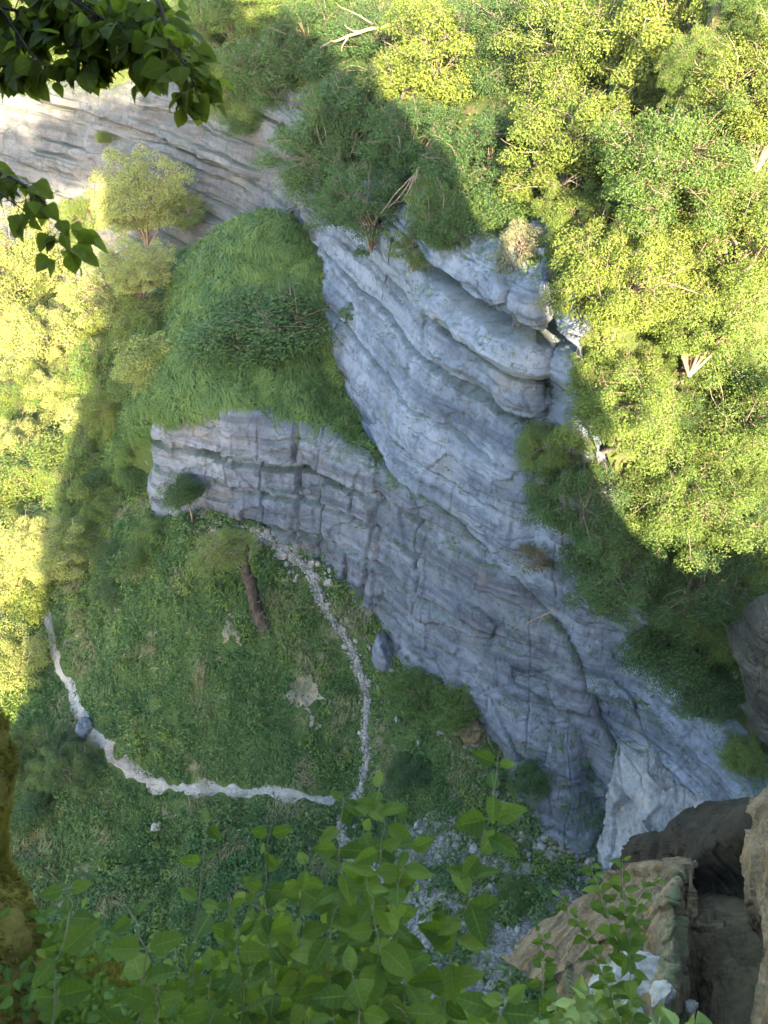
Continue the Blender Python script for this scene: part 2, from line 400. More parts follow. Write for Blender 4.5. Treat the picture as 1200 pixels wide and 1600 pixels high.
# lower wall; rows: inland, top edge, bedding crack, middle, foot, buried foot
lcol = [
 ((262,660,62),(256,720,62),(250,830,61)),
 ((250,655,57),(246,720,57),(240,835,56.5)),
 ((248,650,53.6),(244,692,53.8),(242,828,53)),
 ((280,646,52.2),(278,690,52.6),(276,812,52)),
 ((320,642,51.4),(318,690,51.8),(322,802,51.2)),
 ((362,640,50.6),(358,690,50.9),(362,800,50.2)),
 ((425,652,50.2),(420,712,50),(425,830,48.8)),
 ((490,672,49),(484,735,48.6),(478,872,47)),
 ((545,700,47),(538,758,46.7),(545,910,45.2)),
 ((600,737,45),(592,795,44.6),(600,985,42.4)),
 ((650,772,42.8),(640,835,42.2),(640,1045,39)),
 ((702,805,41),(690,880,40),(700,1090,36.8)),
 ((750,850,39),(740,930,37.8),(760,1160,34)),
 ((790,885,37.6),(790,985,36.2),(790,1215,31.6)),
 ((830,930,36.4),(830,1040,34.8),(815,1270,29.6)),
 ((868,975,35.2),(860,1080,33.8),(852,1315,28)),
 ((905,1040,33.6),(885,1120,32.6),(885,1345,26.8)),
 ((935,1120,32.2),(920,1190,31.2),(920,1370,25.8)),
 ((965,1190,30.4),(950,1250,29.2),(955,1400,24.8)),
 ((990,1250,28.6),(980,1310,27),(985,1430,23.6)),
 ((1010,1310,26.6),(1010,1360,25.2),(1010,1460,22.4)),
 ((1030,1360,24.6),(1040,1420,23),(1050,1500,21)),
 ((1080,1430,22),(1100,1490,20.6),(1120,1560,18.6)),
]
rows = [[], [], [], [], [], []]
for k, (tp, cr, ft) in enumerate(lcol):
    a, c, f_ = at_y(*tp), at_y(*cr), at_y(*ft)
    rows[0].append(back(a, 4, -1.0, .8)); rows[1].append(a); rows[2].append(c); rows[3].append(c * .5 + f_ * .5); rows[4].append(f_); rows[5].append(back(f_, .8, -3, .3))
def caps(G):                                   # overhanging capping bed, dark bedding gaps, blocks set off by full-height joints
    x, y, z = G[..., 0], G[..., 1], G[..., 2]
    m = sstep(38, 43, y) + .35 * (1 - sstep(38, 43, y))
    n = .22 * fbm(G.reshape(-1, 3) * np.array([.5, .5, .2]), 3, 215).reshape(z.shape)
    st = .5 * ((x > -12.2) * 1. - (x > -6.6) * 1.) + .45 * (x > -4.6) - .5 * (x > -.6) + .4 * (x > 2.2)
    zz = z + n + .12 * st - .035 * x
    q = np.interp(zz, [9, 12.4, 12.7, 13.0, 13.2, 15.3, 15.6, 16.0, 16.2, 17.7, 17.95, 18.6, 18.8, 20.6, 20.75, 21.0, 23],
                      [.1, .25, -.35, -.35, .3, .05, -.5, -.5, .3, .0, -.95, -.95, .55, .35, -.15, .25, .1])
    j = np.zeros_like(x)
    for x0, w_ in ((-12.2, .12), (-6.6, .14), (-4.6, .10), (-.6, .12), (2.2, .10), (-9.3, .06), (-2.4, .07)):
        j += np.exp(-((x + 1.6 * n + .12 * (z - 17) * np.sin(x0 * 3) - x0) / w_) ** 2)
    on = np.clip(.55 + 1.1 * fbm(G.reshape(-1, 3) * .3, 2, 216), .05, 1.2).reshape(z.shape)
    return m * (q * (.35 + .65 * on) + .8 * st - .55 * j * on)
G_LO, _ = rock_sheet('lower_cliff', rows, 340, 1100, M['rock_low'], extra=caps, seed=31, taper=lambda r, c: .35 + .65 * sstep(.18, .42, r), bed=.3, block=.42, rough=.5, bricks=.4, dip=.04)
B_LO = bvh(G_LO[::3, ::3])

# grassy terrace between the two walls; columns: front lip, middle, back, under the wall
tcol = [
 ((150,790,60),(175,650,70),(195,530,82)),
 ((195,690,57.5),(212,590,65),(228,500,76)),
 ((225,652,55),(240,560,61),(262,450,72)),
 ((290,640,52.2),(298,515,59),(306,395,69)),
 ((360,634,51.2),(368,500,58.5),(372,356,68)),
 ((425,648,50.6),(436,525,57.5),(440,356,66.5)),
 ((490,668,49.6),(492,575,55.5),(505,425,62.5)),
 ((545,697,47.8),(530,640,53),(524,530,57.5)),
 ((600,735,45.6),(575,690,49.5),(548,608,54)),
 ((650,769,43.4),(628,742,46),(606,715,48)),
 ((702,803,41.4),(690,792,42),(680,775,43.5)),
]
rows = [[], [], [], [], []]
for k_, (fr, md, bk) in enumerate(tcol):
    a, m, b_ = at_y(*fr), at_y(*md), at_y(*bk)
    rows[0].append(back(a, .8, -9 if k_ < 3 else -2.2)); rows[1].append(a); rows[2].append(m); rows[3].append(b_); rows[4].append(back(b_, 6, -2.5, 2))
G_TE = crm(crm(np.array(rows), 160, 0), 260, 1)
G_TE[..., 2] += (.28 * fbm(G_TE.reshape(-1, 3) * .35, 4, 77) + .1 * fbm(G_TE.reshape(-1, 3) * 1.6, 2, 78)).reshape(G_TE.shape[:2])
tag(link('terrace_ground', new_mesh('terrace_ground', G_TE.reshape(-1, 3), grid_faces(160, 260), M['ground'])), kind='structure')
B_TE = bvh(G_TE)

# wooded hillside above the upper wall (rim at the front, climbing away and to the right)
def unit_(v): return v / np.linalg.norm(v)
rimY = [(r[0], r[1], r[2]) for r, _, _ in ucol]
r0, r1, r2, r3, r4 = [], [], [], [], []
for k, (px, py, Y) in enumerate(rimY):
    a = at_y(px, py, Y)
    s = k / (len(rimY) - 1)
    # inland direction in plan: away from the gorge (to the right of travel)
    pn = at_y(*rimY[min(k + 1, len(rimY) - 1)]); pp = at_y(*rimY[max(k - 1, 0)])
    t = (pn - pp)[:2]; t /= np.linalg.norm(t); nrm = np.array([-t[1], t[0]])
    wa = at_y(*rimY[max(k - 5, 0)]); wb = at_y(*rimY[min(k + 5, len(rimY) - 1)]); t = unit_((wb - wa)[:2]); nrm = np.array([-t[1], t[0]])
    if nrm @ np.array([.6, .8]) < 0: nrm = -nrm
    st = 1.0 if k < 16 else 1.25
    def off(d, dz): return np.array([a[0] + nrm[0] * d, a[1] + nrm[1] * d, a[2] + dz])
    near = s > .66
    r0.append(off(.6, -.6)); r1.append(off(5, 5.0 * st if near else 3.2)); r2.append(off(12, 13 * st if near else 8)); r3.append(off(34, 26 if near else 20)); r4.append(off(170, 52))
G_HI = crm(crm(np.array([r0, r1, r2, r3, r4]), 120, 0), 240, 1)
q = G_HI.reshape(-1, 3)
G_HI[..., 2] += (.9 * fbm(q * .12, 4, 91) + .25 * fbm(q * .8, 3, 92)).reshape(G_HI.shape[:2])
tag(link('hillside', new_mesh('hillside', G_HI.reshape(-1, 3), grid_faces(120, 240), M['forest'])), kind='structure')
B_HI = bvh(G_HI)

# the spur the photographer stands on: shades the cirque from the low sun behind
sx = np.unique(np.concatenate([np.linspace(-70, 120, 110), np.linspace(-6, 10, 40)])); sy = np.unique(np.concatenate([np.linspace(-90, 24, 80), np.linspace(-3, 6, 30)]))
SX, SY = np.meshgrid(sx, sy, indexing='ij')
top = np.interp(SX, [-70, -23, -17, -13, -4, 4, 9, 12.5, 16, 24, 50, 120], [-12, -2, 20, 77, 77, 71, 57, 52, 39, 37, 46, 58])
top = top + (2.6 * n1(SX.ravel() * .45, 7) + 1.3 * n1(SX.ravel() * 1.3, 8)).reshape(SX.shape) * (SY < -5)
shape = np.interp(SY, [-90, -50, -12, -8, -4, -1, .2, 1.2, 3, 8, 13, 24], [.9, 1, 1, .97, .86, .79, .775, .70, .5, .2, -.1, -.3])
SZ = np.minimum(top * shape, np.interp(SY, [-12, -8, -4, -1, .2, 1.2, 3, 8, 13, 24], [200, 66, 55, 49.4, 48, 43, 31, 12, -6, -18])) + .4 * fbm(np.stack([SX, SY, SX * 0], -1).reshape(-1, 3) * .25, 4, 14).reshape(SX.shape)
SV = np.stack([SX, SY, SZ], -1)
O_SPUR = tag(link('camera_spur', new_mesh('camera_spur', SV.reshape(-1, 3), grid_faces(*SX.shape)[:, ::-1], M['forest'])), kind='structure')
# ================================================================== small builders
RNG = np.random.default_rng(11)
NEAR = ('leaves', 'bramble', 'ivy_cover', 'bank_herbs')
class Soup:
    """collects quads / tris / tubes into ONE mesh"""
    def __init__(s): s.UV = []; s.V = []; s.Q = []; s.T = []; s.A = []; s.n = 0
    def add(s, V, Q=None, T=None, a=None, uv=None):
        V = np.asarray(V, float).reshape(-1, 3)
        if Q is not None and len(Q): s.Q.append(np.asarray(Q) + s.n)
        if T is not None and len(T): s.T.append(np.asarray(T) + s.n)
        s.A.append(np.zeros(len(V)) if a is None else np.broadcast_to(np.asarray(a, float), (len(V),)))
        s.UV.append(np.zeros((2, len(V))) if uv is None else np.array(uv))
        s.V.append(V); s.n += len(V)
    def tube(s, pts, rad, sides=6, a=None, jit=0.0):
        pts = np.asarray(pts, float); n = len(pts); rad = np.broadcast_to(np.asarray(rad, float), (n,))
        tg = np.gradient(pts, axis=0); tg /= np.linalg.norm(tg, axis=1, keepdims=True) + 1e-9
        ref = np.array([.31, .92, .23]); u = np.cross(tg, ref); u /= np.linalg.norm(u, axis=1, keepdims=True) + 1e-9
        w = np.cross(tg, u); an = np.arange(sides) * 2 * math.pi / sides
        rr = rad[:, None] * (1 + jit * RNG.uniform(-1, 1, (n, sides)))
        V = pts[:, None] + rr[..., None] * (np.cos(an)[None, :, None] * u[:, None] + np.sin(an)[None, :, None] * w[:, None])
        i = np.arange(n * sides).reshape(n, sides); j = np.roll(i, -1, 1)
        Q = np.stack([i[:-1], i[1:], j[1:], j[:-1]], -1).reshape(-1, 4)
        caps = [[i[-1, 0], i[-1, k], i[-1, k + 1]] for k in range(1, sides - 1)]
        s.add(V.reshape(-1, 3), Q, caps, a)
    def build(s, name, mat, smooth=True):
        f = []
        if s.Q: f.append(np.concatenate(s.Q))
        if s.T: f.append(np.concatenate(s.T))
        return new_mesh(name, np.concatenate(s.V), f, mat, smooth, dict({'rnd': np.concatenate(s.A)}, **({'lu': np.concatenate(s.UV, 1)[0], 'lv': np.concatenate(s.UV, 1)[1]} if name in NEAR else {})))
def unit(v): return v / (np.linalg.norm(v, axis=-1, keepdims=True) + 1e-9)
def rand_unit(n, rng): return unit(rng.normal(size=(n, 3)))

def leaf_material(name, c1, c2, trans=.22, tcol=(.22, .30, .03), rough=.55, objvar=.5, spec=.25, veins=False):
    b = NB(name)
    at = b.n.new('ShaderNodeAttribute'); at.attribute_name = 'rnd'
    oi = b.n.new('ShaderNodeObjectInfo')
    big = b.noise(b.vec(), .9, 3, .6)
    f = b.math('ADD', b.math('MULTIPLY', at.outputs['Fac'], .75), b.math('MULTIPLY', b.math('SUBTRACT', oi.outputs['Random'], .5), objvar))
    f = b.math('ADD', f, b.math('MULTIPLY', b.math('SUBTRACT', big, .35), .7))
    c = b.mix(b.ramp(f, 0, 1), c1, c2)
    p = b.n.new('ShaderNodeBsdfPrincipled')
    if veins:
        u = b.n.new('ShaderNodeAttribute'); u.attribute_name = 'lu'; v = b.n.new('ShaderNodeAttribute'); v.attribute_name = 'lv'
        av = b.math('ABSOLUTE', v.outputs['Fac'])
        lat = b.math('ABSOLUTE', b.math('SINE', b.math('MULTIPLY', b.math('SUBTRACT', u.outputs['Fac'], b.math('MULTIPLY', av, .16)), 20)))
        vein = b.math('MAXIMUM', b.math('SUBTRACT', 1, b.ramp(av, .02, .09)), b.math('MULTIPLY', b.math('SUBTRACT', 1, b.ramp(lat, .0, .3)), .6))
        mott = b.noise(b.vec(), 55, 4, .6)
        c = b.mix(b.math('MULTIPLY', b.ramp(mott, .5, .75), .35), c, tuple(x * .6 for x in c1))
        c = b.mix(b.math('MULTIPLY', b.ramp(b.math('ADD', mott, b.math('MULTIPLY', at.outputs['Fac'], .18)), .72, .80), .7), c, (.17, .15, .03))
        c = b.mix(b.math('MULTIPLY', vein, .7), c, tuple(min(1, x * 1.7) for x in c2))
        b.l.new(b.bump(b.math('ADD', b.math('MULTIPLY', vein, -.6), mott), .5, .003), p.inputs['Normal'])
    b.l.new(c, p.inputs['Base Color'])
    p.inputs['Roughness'].default_value = rough; p.inputs['Specular IOR Level'].default_value = spec
    t = b.n.new('ShaderNodeBsdfTranslucent')
    b.l.new(b.mix(.6, c, tcol), t.inputs['Color'])
    mx = b.n.new('ShaderNodeMixShader'); mx.inputs[0].default_value = trans
    b.l.new(p.outputs[0], mx.inputs[1]); b.l.new(t.outputs[0], mx.inputs[2]); b.l.new(mx.outputs[0], b.out.inputs['Surface'])
    return b.m
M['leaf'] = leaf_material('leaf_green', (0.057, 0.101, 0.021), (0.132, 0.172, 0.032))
M['leaf_pale'] = leaf_material('leaf_sunlit_yellow', (.18, .215, .05), (.34, .34, .11), .3)  # strong sun on the valley trees put into a paler leaf colour
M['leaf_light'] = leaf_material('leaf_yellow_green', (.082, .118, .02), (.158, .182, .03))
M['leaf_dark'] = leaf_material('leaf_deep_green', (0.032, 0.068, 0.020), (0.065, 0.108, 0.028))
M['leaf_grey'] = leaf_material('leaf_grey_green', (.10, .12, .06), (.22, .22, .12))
M['leaf_dry'] = leaf_material('leaf_dry', (.12, .09, .035), (.20, .17, .05))
M['leaf_near'] = leaf_material('leaf_hazel', (.026, .052, .006), (.10, .135, .015), .42, (.20, .32, .03), .6, .5, .12, True)
M['herb_near'] = leaf_material('herb_leaf', (.045, .085, .015), (.11, .16, .03), .35, (.2, .3, .03), .6, .4, .1, True)
M['leaf_over'] = leaf_material('leaf_linden', (.03, .042, .004), (.075, .09, .008), .45, (.22, .28, .02), .6, .5, .08, True)
M['grass'] = leaf_material('grass_long', (0.057, 0.106, 0.028), (0.115, 0.167, 0.041), .2, (.10, .16, .03), .6, 0, .2)
M['herb'] = leaf_material('herb_cover', (0.046, 0.101, 0.026), (0.129, 0.174, 0.046), .25, (.10, .18, .03), .55, 0, .25)
def bark_material(name, c1, c2, k=1.0):
    b = NB(name); P = b.vec((6 * k, 6 * k, 1.5 * k)); n = b.noise(P, 1.0, 7, .7)
    b.principled(b.mix(b.ramp(n, .35, .65), c1, c2), .9, b.bump(n, .8, .04 / k), .15); return b.m
M['bark'] = bark_material('bark_grey', (.11, .08, .06), (.26, .19, .14))
M['bark_dead'] = bark_material('bark_dead', (.03, .022, .017), (.085, .062, .045))
M['wood_pale'] = bark_material('bleached_wood', (.16, .115, .075), (.28, .21, .14))
M['stem'] = bark_material('green_stem', (.14, .13, .06), (.24, .20, .11), 8)
M['mossbed'] = bark_material('moss_bed', (.05, .04, .008), (.12, .09, .018), 3)
M['moss'] = leaf_material('moss', (.065, .06, .009), (.18, .14, .018), .2, (.2, .15, .02), .9, 0, .05)

# ------------------------------------------------------------------ crowns (unit radius, shared by many trees)
def leaf_quads(C, N, size, rng, aspect=.62):
    n = len(C); t = unit(np.cross(N, rand_unit(n, rng))); w = np.cross(N, t)
    s = size * rng.uniform(.65, 1.3, n)[:, None]
    fold = N * s * rng.uniform(.05, .3, n)[:, None]
    V = np.stack([C - t * s * .55, C + w * s * aspect * .5 + fold, C + t * s * .55, C - w * s * aspect * .5 + fold], 1)
    T = np.arange(n * 4).reshape(n, 4)
    return V.reshape(-1, 3), np.concatenate([T[:, [0, 1, 2]], T[:, [0, 2, 3]]]), np.repeat(rng.uniform(0, 1, n), 4)
def make_crown(seed, nclump=92, per=420, leaf=.029, clump=(.13, .26), squash=.85, spread=1.0, sides=4):
    rng = np.random.default_rng(seed)
    d = rand_unit(nclump * 2, rng); d = d[d[:, 2] > -.75][:nclump]
    lob = 1 + .5 * vnoise(d * 1.7 + seed * 3.1, seed) + .3 * vnoise(d * 4 + seed, seed + 1)
    r = rng.uniform(.35, 1, len(d)) ** .55 * .82 * lob * spread
    cc = d * r[:, None] * np.array([1, 1, squash])
    leaves = Soup(); wood = Soup()
    C, N = [], []
    for c in cc:
        k = int(per * rng.uniform(.5, 1.5)); cr = rng.uniform(*clump)
        e = rand_unit(k, rng) * (rng.uniform(.25, 1, k) ** .5)[:, None] * cr * np.array([1.15, 1.15, .62])
        e[:, 2] -= .6 * (e[:, :2] ** 2).sum(1) / max(cr, .01)          # sprays droop at the rim
        C.append(c + e)
        N.append(unit(unit(e) * .55 + np.array([0, 0, .65]) + rng.normal(size=(k, 3)) * .38))
    C = np.concatenate(C); N = np.concatenate(N)
    V, T, a = leaf_quads(C, N, leaf, rng); leaves.add(V, None, T, a)
    root = np.array([0, 0, -.95 * squash])
    hubs = unit(rng.normal(size=(9, 3)) * np.array([1, 1, .5]) + np.array([0, 0, .5])) * rng.uniform(.25, .5, (9, 1)); hubs[:, 2] -= .15
    for h in hubs:
        m = root * .45 + h * .35 + rng.normal(size=3) * .06
        wood.tube(crm(np.array([root, m, h]), 6, 0), np.linspace(.028, .014, 6), sides + 1)
    for c in cc:
        h = hubs[np.argmin(((hubs - c) ** 2).sum(1))]
        mid = (h + c) / 2 + rng.normal(size=3) * .07
        e = c + unit(c[None])[0] * .12
        wood.tube(crm(np.array([h, mid, e]), 5, 0), np.linspace(.012, .004, 5), sides - 1)
        for _ in range(2):
            q = c + unit(rng.normal(size=(1, 3)) + np.array([0, 0, .2]))[0] * rng.uniform(.16, .3)
            wood.tube(np.stack([c * .9 + h * .1, (c + q) / 2 + rng.normal(size=3) * .02, q]), [.006, .004, .0025], 3)
    return leaves, wood
CROWN = {}
def crown_variant(kind, k):
    key = (kind, k)
    if key not in CROWN:
        par = dict(tree=dict(), shrub=dict(nclump=64, per=250, leaf=.05, squash=.8, clump=(.2, .4)),
                   airy=dict(nclump=110, per=95, leaf=.045, clump=(.12, .26), squash=1.25),
                   flat=dict(nclump=70, per=150, leaf=.055, squash=.42, clump=(.2, .34)),
                   dry=dict(nclump=70, per=22, leaf=.07, clump=(.15, .3)))[kind]
        lv, wd = make_crown(100 + k * 7 + sum(map(ord, kind)), **par)
        CROWN[key] = (lv, wd, {}, {})
    return CROWN[key]
def tree(name, label, cat, centre, R, kind='tree', k=0, leaf='leaf', group=None, base=None, rot=0, bark='bark', trunk_r=None, stretch=1.0):
    lv, wd, cl, cw = crown_variant(kind, k)
    centre = np.array(centre, float)
    if base is None: base = ground_below(centre, R)
    base = np.array(base, float)
    o = empty(name, base); tag(o, label, cat, group)
    if 0 not in cl: cl[0] = lv.build('crown', M['leaf'], False)
    if bark not in cw: cw[bark] = wd.build('limbs', M[bark])
    c = link('crown', cl[0], o, centre - base); ax = np.array([1, 1, 1]) if kind == 'tree' else RNG.uniform([.85, .75, .6], [1.35, 1.2, .95]); c.material_slots[0].link = 'OBJECT'; c.material_slots[0].material = M[leaf]; c.scale = (R * ax[0], R * ax[1], R * stretch * ax[2]); c.rotation_euler = (RNG.uniform(-.2, .2), RNG.uniform(-.2, .2), rot)
    l = link('limbs', cw[bark], o, centre - base); l.scale = c.scale; l.rotation_euler = c.rotation_euler
    sq = .42 if kind == 'flat' else .85 if kind != 'airy' else 1.15
    topp = centre - base + np.array([0, 0, -.9 * sq * R * stretch])
    if kind in ('shrub', 'airy', 'dry'): topp = (centre - base) * .6
    tr = trunk_r or .03 * R
    if topp[2] > .1 or np.linalg.norm(topp) > .4:
        mid = topp * .5 + np.array([.06, -.05, .0]) * np.linalg.norm(topp)
        s = Soup(); s.tube(crm(np.array([[0, 0, -.3], mid, topp, topp + np.array([0, 0, .25 * R])]), 10, 0), np.linspace(tr * 1.35, tr * .7, 10), 7, jit=.08)
        link('trunk', s.build('trunk', M[bark]), o)
    return o
def cast(px, py, trees=None):
    best = None; d = Vector(ray(px, py)); L = d.length
    for b in (trees or ALLB):
        h = b.ray_cast(Vector(CAM), d / L)
        if h[0] is not None and (best is None or h[3] < best[1]): best = (np.array(h[0]), h[3])
    return None if best is None else (best[0], best[1] / L)
ALLB = [B_GROUND, B_UP, B_LO, B_TE, B_HI]
def ground_below(c, R):
    best = None
    for b in (B_GROUND, B_TE, B_HI, B_LO, B_UP):
        h = b.ray_cast(Vector(c), Vector((0, 0, -1)))
        if h[0] is not None and (best is None or h[3] < best[1]): best = (np.array(h[0]), h[3])
    if best is None or best[1] > 16: return c - np.array([0, 0, min(1.6 * R, 4)])
    return best[0]
def tree_at(px, py, Rpx, label, name='broadleaf_tree', cat='tree', off=.7, surf=None, **kw):
    h = cast(px, py, surf)
    if kw.get('kind') in ('shrub', 'airy', 'dry') and off > .4: off = .4
    t = h[1]; R = Rpx * t / F; t2 = t - off * R
    R = Rpx * t2 / F
    c = at_t(px, py, t2)
    if kw.get('kind', 'tree') in ('shrub', 'airy', 'dry'): kw.setdefault('base', h[0])
    elif surf is not None and surf[0] is B_HI: kw.setdefault('base', np.array(B_HI.find_nearest(Vector(c - np.array([0, 0, .9 * R])))[0]))
    return tree(name, label, cat, at_t(px, py, t2), R, rot=kw.pop('rot', (px * 7 + py * 3) % 6.28), **kw)

def in_poly(x, y, P):
    c = np.zeros(len(x), bool); j = len(P) - 1
    for k in range(len(P)):
        xi, yi, xj, yj = P[k, 0], P[k, 1], P[j, 0], P[j, 1]
        c ^= ((yi > y) != (yj > y)) & (x < (xj - xi) * (y - yi) / (yj - yi + 1e-12) + xi); j = k
    return c
# ------------------------------------------------------------------ woods: every tree and shrub by itself
HI = [B_HI, B_UP]
GH = 'trees on the slope above the right wall'
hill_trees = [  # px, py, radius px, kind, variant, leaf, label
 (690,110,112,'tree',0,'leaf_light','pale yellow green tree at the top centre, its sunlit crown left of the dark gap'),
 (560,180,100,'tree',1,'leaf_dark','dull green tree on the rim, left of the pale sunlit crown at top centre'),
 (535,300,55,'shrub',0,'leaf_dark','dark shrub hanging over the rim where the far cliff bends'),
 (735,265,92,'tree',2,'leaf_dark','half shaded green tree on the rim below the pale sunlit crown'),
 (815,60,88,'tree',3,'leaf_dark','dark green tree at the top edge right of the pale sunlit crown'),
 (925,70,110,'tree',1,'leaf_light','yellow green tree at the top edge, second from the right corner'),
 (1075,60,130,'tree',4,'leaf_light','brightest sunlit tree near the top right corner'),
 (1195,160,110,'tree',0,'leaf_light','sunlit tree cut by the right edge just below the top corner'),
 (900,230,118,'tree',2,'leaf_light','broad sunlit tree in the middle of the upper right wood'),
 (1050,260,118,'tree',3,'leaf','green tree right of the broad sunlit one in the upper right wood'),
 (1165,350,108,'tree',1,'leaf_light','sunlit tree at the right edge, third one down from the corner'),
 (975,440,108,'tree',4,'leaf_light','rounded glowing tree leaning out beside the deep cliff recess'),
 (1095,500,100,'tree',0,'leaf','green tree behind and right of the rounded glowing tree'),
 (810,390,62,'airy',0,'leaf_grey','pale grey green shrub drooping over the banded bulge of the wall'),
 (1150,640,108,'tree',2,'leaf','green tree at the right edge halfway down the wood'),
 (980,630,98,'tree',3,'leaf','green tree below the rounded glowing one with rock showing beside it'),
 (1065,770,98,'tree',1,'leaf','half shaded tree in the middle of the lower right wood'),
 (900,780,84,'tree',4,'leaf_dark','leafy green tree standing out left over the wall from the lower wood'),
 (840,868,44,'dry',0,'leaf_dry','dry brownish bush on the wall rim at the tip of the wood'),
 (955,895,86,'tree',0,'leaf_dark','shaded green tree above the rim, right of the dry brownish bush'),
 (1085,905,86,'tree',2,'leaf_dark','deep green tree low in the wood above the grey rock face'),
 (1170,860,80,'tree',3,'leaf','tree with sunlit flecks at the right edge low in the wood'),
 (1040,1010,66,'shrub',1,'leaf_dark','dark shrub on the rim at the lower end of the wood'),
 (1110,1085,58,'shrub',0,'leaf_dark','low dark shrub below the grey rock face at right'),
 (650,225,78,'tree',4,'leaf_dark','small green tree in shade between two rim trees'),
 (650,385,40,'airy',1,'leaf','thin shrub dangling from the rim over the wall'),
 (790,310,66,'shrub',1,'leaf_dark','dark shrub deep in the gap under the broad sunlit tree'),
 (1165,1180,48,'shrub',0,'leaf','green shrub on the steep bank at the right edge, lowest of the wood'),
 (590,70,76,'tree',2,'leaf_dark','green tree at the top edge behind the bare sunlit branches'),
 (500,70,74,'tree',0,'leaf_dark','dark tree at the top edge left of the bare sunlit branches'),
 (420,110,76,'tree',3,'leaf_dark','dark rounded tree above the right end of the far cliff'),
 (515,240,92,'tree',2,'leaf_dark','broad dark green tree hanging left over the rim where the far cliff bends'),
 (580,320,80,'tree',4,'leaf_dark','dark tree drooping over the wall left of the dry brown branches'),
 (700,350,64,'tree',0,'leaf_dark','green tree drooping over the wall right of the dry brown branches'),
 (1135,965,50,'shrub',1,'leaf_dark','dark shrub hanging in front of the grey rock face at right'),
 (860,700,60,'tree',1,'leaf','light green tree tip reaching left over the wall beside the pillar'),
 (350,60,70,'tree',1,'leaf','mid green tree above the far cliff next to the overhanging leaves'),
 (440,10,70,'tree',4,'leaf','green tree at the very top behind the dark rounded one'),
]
for i, (px, py, rp, kd, k, lf, lb) in enumerate(hill_trees):
    tree_at(px, py, rp * (1.12 if kd == 'tree' else 1), lb, 'broadleaf_tree' if kd in ('tree',) else 'shrub', 'tree' if kd == 'tree' else 'shrub', surf=HI, kind=kd, k=k, leaf=lf, group=GH)
far_trees = [(255,75,66,'tree',0,'leaf_light','tree on the far cliff top just behind the hanging leaf tip'),
 (160,70,70,'tree',2,'leaf_light','tree on the far cliff top behind the overhanging leaves'),
 (60,55,72,'tree',1,'leaf_light','bright tree on the far cliff top near the left corner'),
 (-30,70,70,'tree',3,'leaf_light','bright tree cut by the left edge above the far cliff'),
 (385,188,34,'shrub',0,'leaf_dark','low bush on the ledge of the far cliff'),
 (452,203,24,'shrub',1,'leaf_dark','small dark bush at the right end of the far cliff ledge'),
 (165,215,16,'shrub',1,'leaf','tuft of a bush alone on the far cliff face')]
for px, py, rp, kd, k, lf, lb in far_trees:
    tree_at(px, py, rp, lb, 'broadleaf_tree' if kd == 'tree' else 'bush', 'tree' if kd == 'tree' else 'bush', surf=HI, kind=kd, k=k, leaf=lf, off=.6 if kd == 'tree' else .3, group='trees along the far cliff')

GV_ = 'sunlit trees in the valley at left'
def valley_tree(px, py, rp, Y, kd, k, lf, lb, nm='broadleaf_tree', cat='tree', grp=GV_):
    t = Y / ray(px, py)[1]
    return tree(nm, lb, cat, at_t(px, py, t), rp * t / F, kd, k, lf, grp, rot=(px * 5 + py) % 6.28)
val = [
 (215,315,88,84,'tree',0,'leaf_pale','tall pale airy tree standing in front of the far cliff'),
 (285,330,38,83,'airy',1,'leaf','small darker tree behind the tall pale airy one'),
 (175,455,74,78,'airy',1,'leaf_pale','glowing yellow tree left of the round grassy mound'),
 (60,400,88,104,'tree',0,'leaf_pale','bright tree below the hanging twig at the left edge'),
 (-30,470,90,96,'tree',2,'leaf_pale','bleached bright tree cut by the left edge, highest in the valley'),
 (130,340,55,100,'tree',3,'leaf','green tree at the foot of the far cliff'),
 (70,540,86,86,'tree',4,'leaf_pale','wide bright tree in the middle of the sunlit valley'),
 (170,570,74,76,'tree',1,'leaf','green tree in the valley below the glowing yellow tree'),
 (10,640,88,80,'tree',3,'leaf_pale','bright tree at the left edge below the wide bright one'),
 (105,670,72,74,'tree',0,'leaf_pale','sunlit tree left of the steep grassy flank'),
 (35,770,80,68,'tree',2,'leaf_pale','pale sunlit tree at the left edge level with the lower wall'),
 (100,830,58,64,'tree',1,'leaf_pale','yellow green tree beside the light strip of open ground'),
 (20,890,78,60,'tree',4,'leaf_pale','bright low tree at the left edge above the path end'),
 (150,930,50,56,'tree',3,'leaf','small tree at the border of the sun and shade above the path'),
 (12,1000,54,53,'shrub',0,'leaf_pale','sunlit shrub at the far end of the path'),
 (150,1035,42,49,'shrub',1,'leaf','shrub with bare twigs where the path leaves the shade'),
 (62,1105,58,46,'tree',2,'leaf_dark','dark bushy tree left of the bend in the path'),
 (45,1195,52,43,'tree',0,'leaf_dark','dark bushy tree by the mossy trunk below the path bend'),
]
for a in val: valley_tree(*a[:8])
for k_, (c_, R2) in enumerate([((-18.5, -9, 63), 7.5), ((-28, -10, 63), 7.5), ((-37, -12, 62), 7.5)]):      # unseen tree tops added behind the photographer to shade the far cliff
    lv_, wd_, _, _ = crown_variant('shrub', k_ % 2)
    for nm_, sp_, mt_ in (('shade_canopy', lv_, 'leaf'), ('limbs', wd_, 'bark')):
        q_ = link(nm_, sp_.build(nm_, M[mt_], False), O_SPUR, c_); q_.scale = (R2, R2, R2 * .9)
